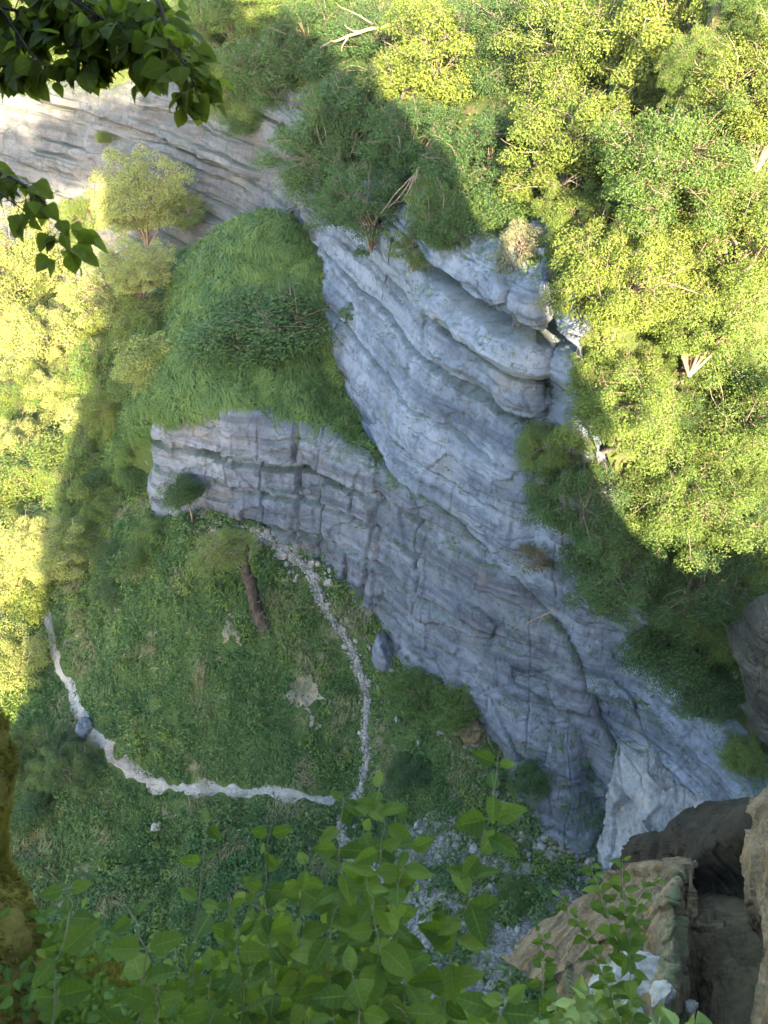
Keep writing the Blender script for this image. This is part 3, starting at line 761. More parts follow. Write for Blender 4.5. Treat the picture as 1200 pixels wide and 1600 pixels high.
shr = [
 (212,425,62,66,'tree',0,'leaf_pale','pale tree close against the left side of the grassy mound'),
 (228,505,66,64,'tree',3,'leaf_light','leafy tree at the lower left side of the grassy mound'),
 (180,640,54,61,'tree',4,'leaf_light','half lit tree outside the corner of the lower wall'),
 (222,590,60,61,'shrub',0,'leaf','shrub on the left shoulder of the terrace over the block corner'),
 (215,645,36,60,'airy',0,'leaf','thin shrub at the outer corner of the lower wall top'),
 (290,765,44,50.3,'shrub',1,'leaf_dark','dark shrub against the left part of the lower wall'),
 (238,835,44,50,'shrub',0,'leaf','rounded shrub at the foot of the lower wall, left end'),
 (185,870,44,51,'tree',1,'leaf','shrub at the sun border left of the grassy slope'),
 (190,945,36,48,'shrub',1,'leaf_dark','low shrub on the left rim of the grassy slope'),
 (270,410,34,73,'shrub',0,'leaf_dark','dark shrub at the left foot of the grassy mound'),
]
for a in shr: valley_tree(*a, nm='shrub', cat='shrub', grp='shrubs round the cirque')
tree_at(418,512,98,'large dark round bush on the right flank of the grassy mound','bush','bush',surf=[B_TE],kind='shrub',k=1,leaf='leaf_dark',off=.35)
tree_at(655,1075,50,'low green bush at the foot of the lower wall beside the rock spur','bush','bush',surf=[B_GROUND,B_LO],kind='shrub',k=0,leaf='leaf',off=.3)
tree_at(725,1100,42,'rough grassy bush right of the one beside the rock spur','bush','bush',surf=[B_GROUND,B_LO],kind='shrub',k=1,leaf='leaf',off=.3)
tree_at(830,1215,36,'dark bush tucked under the overhang at the wall foot','bush','bush',surf=[B_GROUND,B_LO],kind='shrub',k=0,leaf='leaf_dark',off=.3)
tree_at(640,1200,40,'low bush on the scree edge right of the gully','bush','bush',surf=[B_GROUND],kind='shrub',k=0,leaf='leaf_dark',off=.2)
tree_at(810,1390,34,'small bright bush on the scree in front of the pale rock','bush','bush',surf=[B_GROUND],kind='shrub',k=1,leaf='leaf',off=.3)

# the rest of the wood: individuals nothing in the photo tells apart
rf = np.random.default_rng(77)
def fill(poly, n, rpx, surf, label, group, leafs, kinds, name, cat, off):
    P2 = np.array(poly, float); k = 0
    while k < n:
        px, py = rf.uniform(P2.min(0), P2.max(0))
        if not in_poly(np.array([px]), np.array([py]), P2)[0]: continue
        if 50 < px < 150 and 880 < py < 1110: k += 1; continue                  # the path stays open
        kd, v = kinds[rf.integers(len(kinds))]
        if cast(px, py, surf) is None: k += 1; continue
        tree_at(px, py, rf.uniform(*rpx), label, name, cat, off=off, surf=surf, kind=kd, k=v, leaf=leafs[rf.integers(len(leafs))], group=group, rot=rf.uniform(0, 6.28)); k += 1
KT = [('shrub', 0), ('shrub', 1), ('tree', 0), ('tree', 2), ('tree', 4)]
fill([(480,0),(1200,0),(1230,600),(1230,900),(1120,1020),(1000,990),(930,900),(900,700),(930,520),(880,420),(780,370),(640,330),(540,260)], 55, (36, 70), HI, 'leafy understorey shrub filling the wood on the right slope', 'understorey of the right slope', ['leaf', 'leaf_dark', 'leaf'], KT, 'shrub', 'shrub', .35)
fill([(300,0),(600,0),(600,150),(480,190),(330,130)], 16, (45, 70), HI, 'leafy understorey shrub above the bend of the far cliff', 'understorey above the far cliff', ['leaf', 'leaf_dark'], KT, 'shrub', 'shrub', .4)
fill([(0,380),(190,360),(255,470),(255,600),(160,700),(140,1000),(100,1060),(0,1080)], 65, (45, 75), [B_GROUND, B_TE], 'sunlit leafy shrub filling the valley wood at left', 'understorey of the valley wood', ['leaf_pale', 'leaf_light', 'leaf_pale', 'leaf'], KT, 'shrub', 'shrub', .5)
fill([(150,640),(230,640),(240,780),(210,900),(150,960),(130,800)], 10, (26, 42), [B_GROUND, B_TE], 'low shrub on the steep grassy flank left of the lower wall', 'shrubs on the grassy flank', ['leaf', 'leaf_dark'], KT[:2], 'shrub', 'shrub', .2)
fill([(0,1080),(100,1080),(110,1200),(60,1290),(0,1290)], 8, (36, 56), [B_GROUND], 'shady shrub between the path bend and the mossy trunk', 'shady shrubs left of the path', ['leaf_dark', 'leaf'], KT, 'shrub', 'shrub', .4)

# leaning dead trunk with one leafy crown on the grassy slope
hb = cast(408, 972, [B_GROUND]); base = hb[0]; t0 = hb[1]
tp = at_t(386, 850, t0 * .945); cr = at_t(352, 852, t0 * .935)
o = tag(empty('leaning_tree', base), 'leaning tree with a ragged dark bare trunk and one flat green crown on the slope', 'tree')
s = Soup(); pts = crm(np.array([base + [0, 0, -.5], base * .8 + tp * .2 + [-.25, 0, 0], base * .55 + tp * .45 + [-.2, 0, 0], base * .3 + tp * .7 + [-.45, 0, 0], tp]), 22, 0) - base
pts[1:-1] += RNG.normal(size=(20, 3)) * .05
s.tube(pts, np.interp(np.linspace(0, 1, 22), [0, .12, .3, .55, .75, .9, 1], [.85, .5, .40, .46, .30, .2, .05]), 11, jit=.30)
for k_, (i_, v_, r_) in enumerate([(6, (.5, -.2, .5), .12), (10, (-.6, -.2, .3), .10), (13, (.45, 0, .7), .12), (15, (-.5, .1, .6), .09), (18, (.3, -.1, .6), .08), (3, (.7, -.3, -.1), .2), (2, (-.7, -.3, -.15), .2)]):
    s.tube(np.stack([pts[i_], pts[i_] + np.array(v_) * .6 + [0, 0, .05], pts[i_] + np.array(v_)]), [r_ * 1.5, r_, r_ * .3], 6, jit=.25)
link('trunk', s.build('trunk', M['bark_dead']), o)
lv, wd, cl, cw = crown_variant('airy', 2); R = 46 * t0 / F
for nm, me in (('crown', lv.build('crown', M['leaf_light'], False)), ('limbs', wd.build('limbs', M['bark']))):
    c = link(nm, me, o, cr - base + np.array([-.2, 0, -.3])); c.scale = (R * 1.15, R * .9, R * .62); c.rotation_euler = (.1, -.35, .4)

# ------------------------------------------------------------------ path, gully, scree
def polyline_world(px, surf=(B_GROUND,)):
    return np.array([cast(a, b, list(surf))[0] for a, b in px])
def ribbon(name, P, width, mat, n=220, m=11, lift=.06, seed=1, edge=.35):
    P = crm(P, n, 0); t = unit(np.gradient(P[:, :2], axis=0)); nr = np.stack([-t[:, 1], t[:, 0]], -1)
    w = np.interp(np.linspace(0, 1, n), np.linspace(0, 1, len(width)), width)
    q = np.stack([np.arange(n) * .12, np.zeros(n), np.zeros(n)], -1)
    wl_ = w * (1 + edge * fbm(q, 3, seed)); wr = w * (1 + edge * fbm(q, 3, seed + 5))
    k = np.linspace(-1, 1, m)
    off = np.where(k[None] < 0, k[None] * wl_[:, None], k[None] * wr[:, None]) / 2
    X = P[:, None, 0] + nr[:, None, 0] * off; Y = P[:, None, 1] + nr[:, None, 1] * off
    Z = ground_z(X.ravel(), Y.ravel()).reshape(X.shape) + lift - .05 * np.abs(k)[None] ** 4
    return np.stack([X, Y, Z], -1), tag(link(name, new_mesh(name, np.stack([X, Y, Z], -1).reshape(-1, 3), grid_faces(n, m), mat)), kind='structure'), P
P_PATH = polyline_world([(70,960),(90,1030),(115,1090),(135,1130),(160,1165),(190,1200),(230,1222),(290,1233),(350,1236),(430,1238),(500,1246),(530,1250)])
_, _, L_PATH = ribbon('path', P_PATH, [.6, .65, .7, .8, .9, .85, .75, .65, .55], M['gravel'], edge=.95)
P_GUL = polyline_world([(398,828),(430,850),(470,882),(490,905),(505,945),(540,995),(558,1040),(572,1085),(570,1150),(572,1200),(548,1262),(530,1300),(560,1350),(620,1420),(640,1500)])
G_R, _, L_GUL = ribbon('gully', P_GUL, [.12, .16, .6, .25, .32, .45, .35, .28, .4, .9, 1.6, 2.6], M['gravel'], n=320)
P_FOOT = polyline_world([(470,882),(540,912),(590,950)])

def ico(level=1):
    import bmesh
    bm = bmesh.new(); bmesh.ops.create_icosphere(bm, subdivisions=level, radius=1)
    V = np.array([v.co[:] for v in bm.verts]); T = np.array([[v.index for v in f.verts] for f in bm.faces]); bm.free(); return V, T
I1, I2, I4 = ico(1), ico(2), ico(5)
def stones(P, sizes, rng, detail=I1):
    V0, T0 = detail; n = len(P); m = len(V0)
    A = rng.normal(size=(n, 3, 3)); Q = np.linalg.qr(A)[0]
    sc = sizes[:, None] * rng.uniform(.5, 1.1, (n, 3))
    lump = 1 + .28 * rng.uniform(-1, 1, (n, m))
    V = np.einsum('nij,nmj->nmi', Q, V0[None] * lump[..., None] * sc[:, None]) + P[:, None]
    T = (T0[None] + (np.arange(n) * m)[:, None, None]).reshape(-1, 3)
    return V.reshape(-1, 3), T
rng = np.random.default_rng(5)
i = rng.integers(0, len(L_GUL), 2000); i = np.clip(i + (14 * np.sin(i * .45)).astype(int), 0, len(L_GUL) - 1); pp = L_GUL[i] + rng.normal(size=(2000, 3)) * np.where(i > 250, 1.3, .17)[:, None]
pp[:, 2] = ground_z(pp[:, 0], pp[:, 1]) + .03
V, T = stones(pp, rng.gamma(2.0, .04, 2000) + .025, rng)
tag(link('gully_stones', new_mesh('gully_stones', V, T, M['stone'], False)), kind='stuff')
# scree fan below the wall
scr = polyline_world([(600,1320),(640,1290),(700,1290),(760,1330),(840,1380),(900,1380),(960,1410),(900,1560),(800,1590),(700,1600),(600,1600),(560,1500)])
def seg_dist(x, y, L):
    L = L[::3]; d = np.full(len(x), 1e9)
    for k in range(len(L)): d = np.minimum(d, (x - L[k, 0]) ** 2 + (y - L[k, 1]) ** 2)
    return np.sqrt(d)
sx_, sy_ = np.meshgrid(np.linspace(scr[:, 0].min() - 2, scr[:, 0].max() + 2, 130), np.linspace(scr[:, 1].min() - 2, scr[:, 1].max() + 2, 130), indexing='ij')
wx = sx_ + 1.2 * fbm(np.stack([sx_, sy_, sx_ * 0], -1).reshape(-1, 3) * .4, 3, 61).reshape(sx_.shape)
wy = sy_ + 1.2 * fbm(np.stack([sx_, sy_, sx_ * 0], -1).reshape(-1, 3) * .4, 3, 62).reshape(sx_.shape)
ins = in_poly(wx.ravel(), wy.ravel(), scr)
fz = ground_z(sx_.ravel(), sy_.ravel()) + .07
f = grid_faces(130, 130); f = f[ins[f].all(1)]
tag(link('scree', new_mesh('scree', np.stack([sx_.ravel(), sy_.ravel(), fz], -1), f, M['gravel'])), kind='structure')
n = 9000; pp = np.stack([rng.uniform(scr[:, 0].min(), scr[:, 0].max(), n), rng.uniform(scr[:, 1].min(), scr[:, 1].max(), n), np.zeros(n)], -1)
pp = pp[in_poly(pp[:, 0], pp[:, 1], scr)]; pp[:, 2] = ground_z(pp[:, 0], pp[:, 1]) + .07
V, T = stones(pp, rng.gamma(1.6, .05, len(pp)) + .02, rng)
tag(link('scree_stones', new_mesh('scree_stones', V, T, M['stone'], False)), kind='stuff')

ft_ = np.array([at_y(*c[2]) for c in lcol[4:]]); ft_ = crm(ft_, 300, 0)
i = rng.integers(0, 300, 2200); pp = ft_[i] + rng.normal(size=(2200, 3)) * .9 + np.array([-.5, -.7, 0]); pp[:, 2] = ground_z(pp[:, 0], pp[:, 1]) + .05
V, T = stones(pp, rng.gamma(1.5, .07, 2200) + .03, rng)
tag(link('wall_foot_rubble', new_mesh('wall_foot_rubble', V, T, M['stone'], False)), kind='stuff')
# bare soil scars on the slope
def patch(name, px, mat, lift=.09, seed=3):
    P = polyline_world(px); a, b_ = P.min(0) - .6, P.max(0) + .6
    X, Y = np.meshgrid(np.linspace(a[0], b_[0], 70), np.linspace(a[1], b_[1], 70), indexing='ij')
    q = np.stack([X.ravel(), Y.ravel(), 0 * X.ravel()], -1)
    i_ = in_poly(X.ravel() + .4 * fbm(q * 1.5, 4, seed), Y.ravel() + .4 * fbm(q * 1.2, 3, seed + 1), P)
    f = grid_faces(70, 70); f = f[i_[f].all(1)]
    if len(f) == 0: return P
    tag(link(name, new_mesh(name, np.stack([X.ravel(), Y.ravel(), ground_z(X.ravel(), Y.ravel()) + lift + .1 * fbm(q * 2, 2, seed)], -1), f, mat)), kind='structure')
    return P
M['soil'] = ground_material('bare_soil', (.20, .165, .11), (.28, .235, .165), (.15, .115, .07))
SCARS = [patch('bare_soil', [(432,1098),(455,1070),(482,1045),(500,1075),(508,1098),(470,1105)], M['soil'], seed=3),
         patch('bare_soil', [(340,975),(365,965),(378,1000),(372,1015),(350,1000)], M['soil'], seed=8),
         patch('bare_soil', [(480,1120),(492,1115),(498,1135),(485,1138)], M['soil'], seed=12)]

# ------------------------------------------------------------------ grass and ground cover (nobody could count it)
def surf_samples(G, n, rng, want):
    nr, nc = G.shape[:2]
    a = np.linalg.norm(np.cross(G[1:, :-1] - G[:-1, :-1], G[:-1, 1:] - G[:-1, :-1]), axis=-1) * want
    p = (a / a.sum()).ravel(); idx = rng.choice(p.size, n, p=p); i, j = np.divmod(idx, nc - 1)
    u, v = rng.uniform(size=(2, n, 1))
    P = G[i, j] * (1 - u) * (1 - v) + G[i + 1, j] * u * (1 - v) + G[i, j + 1] * (1 - u) * v + G[i + 1, j + 1] * u * v
    N = unit(np.cross(G[i + 1, j] - G[i, j], G[i, j + 1] - G[i, j])); N *= np.sign(N[:, 2:3] + 1e-9)
    return P, N
def blades(P, N, rng, length=.8, width=.06, lean=1.2):
    n = len(P)
    dn = np.array([0, 0, -1.]) - N * (N @ np.array([0, 0, -1.]))[:, None]
    ang = 1.3 * fbm(P * .6, 3, 301) + rng.normal(size=n) * .6
    dn = unit(dn); sd = np.cross(N, dn)
    d = dn * np.cos(ang)[:, None] + sd * np.sin(ang)[:, None]
    L = (length * rng.uniform(.5, 1.2, n) * (1 + .4 * fbm(P * .8, 2, 302)))[:, None]
    w = unit(np.cross(d, N)) * width * rng.uniform(.6, 1.3, n)[:, None]
    m = P + N * L * .55 + d * L * .3; e = P + N * L * .38 * rng.uniform(.3, 1.4, n)[:, None] + d * L * lean * .8
    V = np.stack([P - w / 2, P + w / 2, m + w * .4, m - w * .4, e], 1).reshape(-1, 3)
    b = np.arange(n)[:, None] * 5
    return V, b + np.array([[0, 1, 2, 3]]), b + np.array([[3, 2, 4]]), np.repeat(np.clip(.5 + .35 * fbm(P * .5, 2, 305) + rng.normal(size=n) * .2, 0, 1), 5)
want = np.zeros(G_TE.shape[:2])[:-1, :-1] + 1.0; want[int(.84 * 159):] = 0; want[:int(.2 * 159)] = .3; want[:, :22] *= .35
P, N = surf_samples(G_TE, 120000, rng, want)
f1, f2, cid = worley(P * .9, 333)
P = P + N * (.35 * np.clip(.55 - f1, 0, 1) * cid)[:, None]                       # tussocks
V, Q, T, a = blades(P, N, rng, 1.0, .085)
a = np.clip(a + np.repeat((cid - .5) * 1.0, 5), 0, 1)
s = Soup(); s.add(V, Q, T, a); tag(link('terrace_grass', s.build('terrace_grass', M['grass'], False)), kind='stuff')

n = 260000
x = rng.uniform(-46, 22, n); y = rng.uniform(11, 66, n)
y = 11 + (y - 11) ** 1.0
dp = seg_dist(x, y, L_PATH); dg = seg_dist(x, y, L_GUL)
nz = fbm(np.stack([x, y, 0 * x], -1) * .5, 4, 401)
keep = (dp > .36 + .25 * nz) & (dg > .42 + .3 * nz) & (nz > -.75)
insc = in_poly(x + 1.2 * nz, y + 1.2 * nz, scr); keep &= ~insc | (nz > .12)
for S in SCARS: keep &= ~in_poly(S[:, 0].mean() + (x - S[:, 0].mean()) * 1.35 + .5 * nz, S[:, 1].mean() + (y - S[:, 1].mean()) * 1.35 + .5 * nz, S)
x, y = x[keep], y[keep]
P = np.stack([x, y, ground_z(x, y)], -1)
hum = np.clip(.4 + 1.3 * fbm(P * np.array([.8, .8, 0]), 3, 402), 0.04, 1.9)
n = len(P); P[:, 2] += rng.uniform(0, 1, n) ** .7 * .75 * hum * np.clip((np.minimum(dp, dg)[keep] - .3) / 1.2, .12, 1)
N = unit(rng.normal(size=(n, 3)) * .55 + np.array([0, 0, 1.]))
V, T, a = leaf_quads(P, N, .25, rng, .65)
s = Soup(); s.add(V, None, T, np.repeat(np.clip(.35 + .6 * fbm(P * .45, 4, 403) + rng.normal(size=n) * .25, 0, 1), 4))
tag(link('ground_cover', s.build('ground_cover', M['herb'], False)), kind='stuff')
nc_ = 2000; cx_ = rng.uniform(-36, 14, nc_); cy_ = rng.uniform(14, 60, nc_)
nz = fbm(np.stack([cx_, cy_, 0 * cx_], -1) * .22, 3, 415)
k = (nz > -.05) & (seg_dist(cx_, cy_, L_PATH) > 1.2) & (seg_dist(cx_, cy_, L_GUL) > 1.1)
for S in SCARS: k &= ~in_poly(cx_ + .3, cy_, S) & ~in_poly(cx_ - .3, cy_, S)
cx_, cy_ = cx_[k], cy_[k]; nc_ = len(cx_); rr = rng.gamma(3, .17, nc_) + .15; pick = rng.integers(0, nc_, nc_ * 85)
e = rand_unit(len(pick), rng) * rng.uniform(.3, 1, (len(pick), 1)); e[:, 2] = np.abs(e[:, 2]) * .8
P = np.stack([cx_, cy_, ground_z(cx_, cy_)], -1)[pick] + e * rr[pick][:, None]
V, T, a = leaf_quads(P, unit(unit(e) * .7 + [0, 0, .5] + rng.normal(size=e.shape) * .4), .27, rng, .55)
tone = rng.uniform(-.35, .45, nc_)[pick]
s = Soup(); s.add(V, None, T, np.repeat(np.clip(.4 + tone + rng.normal(size=len(pick)) * .15, 0, 1), 4))
tag(link('scrub', s.build('scrub', M['leaf'], False)), kind='stuff')
gx_ = rng.uniform(-30, 12, 60000); gy_ = rng.uniform(25, 60, 60000)
nz = fbm(np.stack([gx_, gy_, 0 * gx_], -1) * .35, 3, 405); k = (nz > .1) & (seg_dist(gx_, gy_, L_PATH) > .5) & (seg_dist(gx_, gy_, L_GUL) > .6)
P = np.stack([gx_[k], gy_[k], ground_z(gx_[k], gy_[k])], -1)
V, Q, T, a = blades(P, np.tile([0, -.2, .98], (len(P), 1)), rng, .6, .05)
s = Soup(); s.add(V, Q, T, a); tag(link('slope_grass', s.build('slope_grass', M['grass'], False)), kind='stuff')
k = (fbm(np.stack([gx_, gy_, 0 * gx_], -1) * .5, 4, 425) > .52) & (seg_dist(gx_, gy_, L_GUL) > .5) & (seg_dist(gx_, gy_, L_PATH) > .35)
P = np.stack([gx_[k], gy_[k], ground_z(gx_[k], gy_[k])], -1); P = np.concatenate([P, P + rng.normal(size=P.shape) * [.3, .3, 0]])
t_, N = surf_samples(G_TE, 9000, rng, want); P = np.concatenate([P, t_]); N = np.concatenate([np.tile([0, -.2, .98], (len(P) - 9000, 1)), N])
M['grass_dry'] = leaf_material('grass_dry', (.16, .14, .06), (.28, .24, .12), .15, (.25, .2, .08), .7, 0, .1)
V, Q, T, a = blades(P, N, rng, .7, .035)
s = Soup(); s.add(V, Q, T, a); tag(link('dry_grass', s.build('dry_grass', M['grass_dry'], False)), kind='stuff')
t_, N = surf_samples(G_TE, 420, rng, want); rr = rng.gamma(2.5, .13, 420) + .12; pick = rng.integers(0, 420, 420 * 70)
e = rand_unit(len(pick), rng) * rng.uniform(.3, 1, (len(pick), 1)); e[:, 2] = np.abs(e[:, 2]) * .8
P = t_[pick] + N[pick] * .25 + e * rr[pick][:, None]
V, T, a = leaf_quads(P, unit(unit(e) * .7 + [0, 0, .5] + rng.normal(size=e.shape) * .4), .20, rng, .55)
s = Soup(); s.add(V, None, T, np.repeat(np.clip(.35 + rng.uniform(-.35, .35, 420)[pick] + rng.normal(size=len(pick)) * .15, 0, 1), 4))
tag(link('terrace_weeds', s.build('terrace_weeds', M['leaf'], False)), kind='stuff')
# undergrowth on the wooded hillside
want = np.ones(G_HI.shape[:2])[:-1, :-1]; want[int(.72 * 119):] = 0
P, N = surf_samples(G_HI, 60000, rng, want)
P += N * (rng.uniform(0, .8, len(P)) * np.clip(.5 + fbm(P * .4, 3, 407), 0, 2))[:, None]
V, T, a = leaf_quads(P, unit(N + rng.normal(size=P.shape) * .5), .26, rng)
s = Soup(); s.add(V, None, T, a); tag(link('hillside_undergrowth', s.build('hillside_undergrowth', M['leaf'], False)), kind='stuff')
# tufts on the wall ledges
def tufts(G, n, seed, name, thr=.62):
    N = grid_normals(G); N = N * np.sign((N * (CAM - G)).sum(-1, keepdims=True)); P = G.reshape(-1, 3); N = N.reshape(-1, 3)
    nz = fbm(P * .35, 3, seed)
    m = np.nonzero((N[:, 2] + .35 * nz > thr))[0]
    if len(m) == 0: return
    j = rng.choice(m, n); p = P[j] + rng.normal(size=(n, 3)) * .08
    V, Q, T, a = blades(p, unit(N[j] + rng.normal(size=(n, 3)) * .3), rng, .42, .05)
    s = Soup(); s.add(V, Q, T, a); tag(link(name, s.build(name, M['grass'], False)), kind='stuff')
tufts(G_UP[30:], 9000, 71, 'ledge_grass'); tufts(G_LO[12:], 7000, 72, 'ledge_grass', .7)

# ------------------------------------------------------------------ boulders and rocks
def boulder(name, label, cat, c, r, mat, seed, sc=(1, 1, 1), rot=0, group=None, flat=.6):
    V0, T0 = I4; rg = np.random.default_rng(seed)
    V = V0.copy()
    for _ in range(9):                                           # chop facets
        d = rand_unit(1, rg)[0]; h = rg.uniform(.55, .85); k = V @ d; V = V - np.maximum(k - h, 0)[:, None] * d * .9
    V *= (1 + .16 * fbm(V * 1.6 + seed, 4, seed) + .03 * fbm(V * 7, 3, seed + 1))[:, None]
    V = V * np.array(sc) * r
    cr, sr = math.cos(rot), math.sin(rot); V = V @ np.array([[cr, sr, 0], [-sr, cr, 0], [0, 0, 1]])
    return tag(link(name, new_mesh(name, V, T0, mat), None, c), label, cat, group)
h = cast(140, 1135, [B_GROUND])[0]; boulder('boulder', 'grey boulder at the bend of the path', 'boulder', h + [-.3, 0, .05], .85, M['rock_low'], 3, (.8, 1.2, .9))
h = cast(246, 1300, [B_GROUND])[0]; boulder('boulder', 'small pale block lying in the herbs below the path', 'boulder', h + [0, 0, .55], .5, M['stone'], 5, (.9, .7, .7), .5)
h = cast(735, 1145, [B_GROUND, B_LO])[0]; boulder('rock_outcrop', 'tan rock outcrop at the wall foot among grass', 'rock', h + [0, 0, -.2], 1.3, M['rock_brown'], 8, (.8, .8, 1.3), .4)
h = cast(600, 1030, [B_GROUND, B_LO])[0]; boulder('rock_spur', 'pointed grey rock spur standing at the foot of the lower wall', 'rock', h + [0, .2, -.2], 1.5, M['rock_low'], 14, (.6, .8, 1.9), .3)
h = cast(655, 755, [B_TE, B_LO])[0]; boulder('boulder', 'grey boulder at the tip of the terrace grass', 'boulder', h, .5, M['rock'], 21, (1, .8, .8))
# ================================================================== foreground: rock promontory, bank, trunk, branches, shoots
def prom(cols, name, mat, seed, n=(220, 240), **kw):
    R = [[at_t(*c[r]) for c in cols] for r in range(len(cols[0]))]
    R = [[p + np.array([0, 3, -6]) for p in R[0]]] + R
    return rock_sheet(name, R, n[0], n[1], mat, seed=seed, **kw)[0]
pk = dict(bed=.05, block=.6, rough=1.15, k=3.0, bricks=.0)
G_PR = prom([  # (px,py,t) hidden back, skyline, upper face, middle, lower face, bottom
 ((838,1530,23),(850,1545,18.6),(852,1556,18.2),(856,1575,17.8),(860,1610,17.0),(866,1730,15.8)),
 ((880,1485,23),(884,1502,18.4),(888,1520,17.7),(896,1550,17.0),(902,1600,16.0),(910,1730,14.8)),
 ((930,1435,23),(932,1460,18.0),(938,1482,17.2),(946,1520,16.4),(955,1580,15.4),(960,1730,14.2)),
 ((975,1405,22),(980,1430,17.5),(986,1455,16.6),(992,1500,15.9),(1000,1570,15.0),(1008,1730,13.8)),
 ((1020,1376,21),(1022,1402,17.0),(1030,1430,16.0),(1036,1480,15.4),(1038,1560,14.8),(1042,1730,13.6)),
 ((1050,1350,20),(1054,1376,16.8),(1060,1408,16.0),(1064,1460,15.6),(1062,1545,15.2),(1060,1730,14.2)),
 ((1070,1345,21),(1074,1372,18.2),(1080,1420,18.0),(1082,1470,17.6),(1080,1550,17.2),(1078,1730,16.4)),
 ((1078,1345,23),(1082,1380,21),(1088,1430,21),(1090,1480,20.5),(1088,1560,20),(1085,1730,19)),
], 'rock_promontory', M['rock_brown'], 57, **pk)
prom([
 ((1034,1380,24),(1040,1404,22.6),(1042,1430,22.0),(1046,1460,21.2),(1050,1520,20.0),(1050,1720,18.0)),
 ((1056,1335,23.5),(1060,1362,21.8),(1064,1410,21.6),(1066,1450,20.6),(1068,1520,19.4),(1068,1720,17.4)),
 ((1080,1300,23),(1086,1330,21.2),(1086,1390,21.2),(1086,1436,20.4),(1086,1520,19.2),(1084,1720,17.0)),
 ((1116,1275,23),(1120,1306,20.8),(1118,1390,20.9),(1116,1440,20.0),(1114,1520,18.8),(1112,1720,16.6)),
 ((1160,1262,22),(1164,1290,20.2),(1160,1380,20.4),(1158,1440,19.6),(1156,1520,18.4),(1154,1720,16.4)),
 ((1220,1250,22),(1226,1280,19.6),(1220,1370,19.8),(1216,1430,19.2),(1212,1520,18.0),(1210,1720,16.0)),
], 'rock_hollow', M['rock_shade'], 58, (180, 180), **pk)
prom([
 ((1030,1440,22),(1040,1455,19.6),(1046,1475,18.4),(1050,1510,17.4),(1052,1570,16.4),(1052,1740,14.6)),
 ((1070,1405,22.5),(1076,1425,20.2),(1080,1450,18.6),(1082,1495,17.4),(1082,1560,16.4),(1080,1740,14.4)),
 ((1110,1400,22.5),(1114,1420,20.0),(1116,1448,18.2),(1116,1495,17.0),(1114,1560,16.0),(1112,1740,14.0)),
 ((1150,1408,22),(1154,1428,19.4),(1154,1455,17.8),(1152,1500,16.6),(1150,1565,15.6),(1148,1740,13.8)),
 ((1210,1400,21.5),(1216,1420,18.8),(1214,1450,17.4),(1212,1500,16.2),(1208,1565,15.2),(1206,1740,13.4)),
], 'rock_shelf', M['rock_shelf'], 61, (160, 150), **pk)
prom([
 ((1160,1335,22),(1164,1362,18.4),(1172,1420,18.0),(1196,1480,17.6),(1190,1560,16.2),(1168,1730,15)),
 ((1180,1285,20),(1180,1318,16.4),(1184,1372,15.8),(1206,1450,15.6),(1200,1540,14.4),(1178,1730,13.0)),
 ((1212,1262,19.5),(1216,1292,15.6),(1214,1340,14.8),(1214,1430,14.2),(1212,1530,13.4),(1210,1730,12.2)),
 ((1250,1240,19),(1258,1272,15.0),(1254,1322,14.2),(1250,1412,13.6),(1246,1512,12.8),(1244,1730,11.8)),
 ((1330,1200,18),(1340,1240,14.2),(1332,1290,13.5),(1325,1390,12.8),(1320,1500,12.0),(1310,1730,11.0)),
], 'rock_edge', M['rock_brown'], 59, (180, 140), **pk)
B_PR = bvh(G_PR)
for px, py, r, lb, sc in [(1000,1515,.50,'biggest white stone lying below the brown rock',(1,.9,.8)), (1030,1550,.26,'white stone leaning on the right side of the biggest white one',(.8,.9,1)),
                      (955,1545,.36,'flat white stone left of the biggest white one',(1.3,1,.6)), (985,1575,.24,'small white stone in front of the biggest white one',(1,1,.7)),(1075,1565,.16,'smallest white stone at the foot of the dark recess',(1,.8,.8))]:
    h = cast(px, py, [B_PR]); p = h[0] + np.array([0, -.12, .05]) if h else at_t(px, py, 14)
    boulder('white_stone', lb, 'stone', p, r * 1.2, M['white_stone'], int(px), sc, px * .1, group='white stones on the brown rock')
h = cast(990, 1300, [B_LO, B_UP])
# pale fan of fresh rock at the foot of the wall, upper right of the brown rock
fcol = [((985,1235,27.2),(968,1300,26.4),(955,1350,25.6),(945,1400,24.6)),((1010,1225,27.2),(1000,1300,25.6),(990,1365,24.6),(985,1430,23.2)),((1050,1235,26.8),(1048,1300,25.2),(1045,1360,23.8),(1045,1440,22.0)),
        ((1100,1255,25.6),(1100,1300,24.6),(1100,1350,23.2),(1100,1440,21)),((1150,1280,24.4),(1155,1310,23.6),(1160,1350,22),(1170,1440,19.5))]
rows = [[at_y(c[r][0] + 6, c[r][1] + 12, c[r][2] + (.2, -.35, -.8, -.8)[r]) for c in fcol] for r in range(4)]
rows[0] = [p + np.array([.4, 1.2, .1]) for p in rows[0]]; rows = [[p + np.array([.7, 2.2, .6]) for p in rows[0]]] + rows
rows = [[r[0] + np.array([-.6, 1.8, -.4])] + r + [r[-1] + np.array([.8, 1.5, 0])] for r in rows]
rock_sheet('pale_rock_apron', rows, 160, 170, M['rock_pale'], seed=63, bed=.15, block=.75, rough=1.1, k=1.5, bricks=.4)
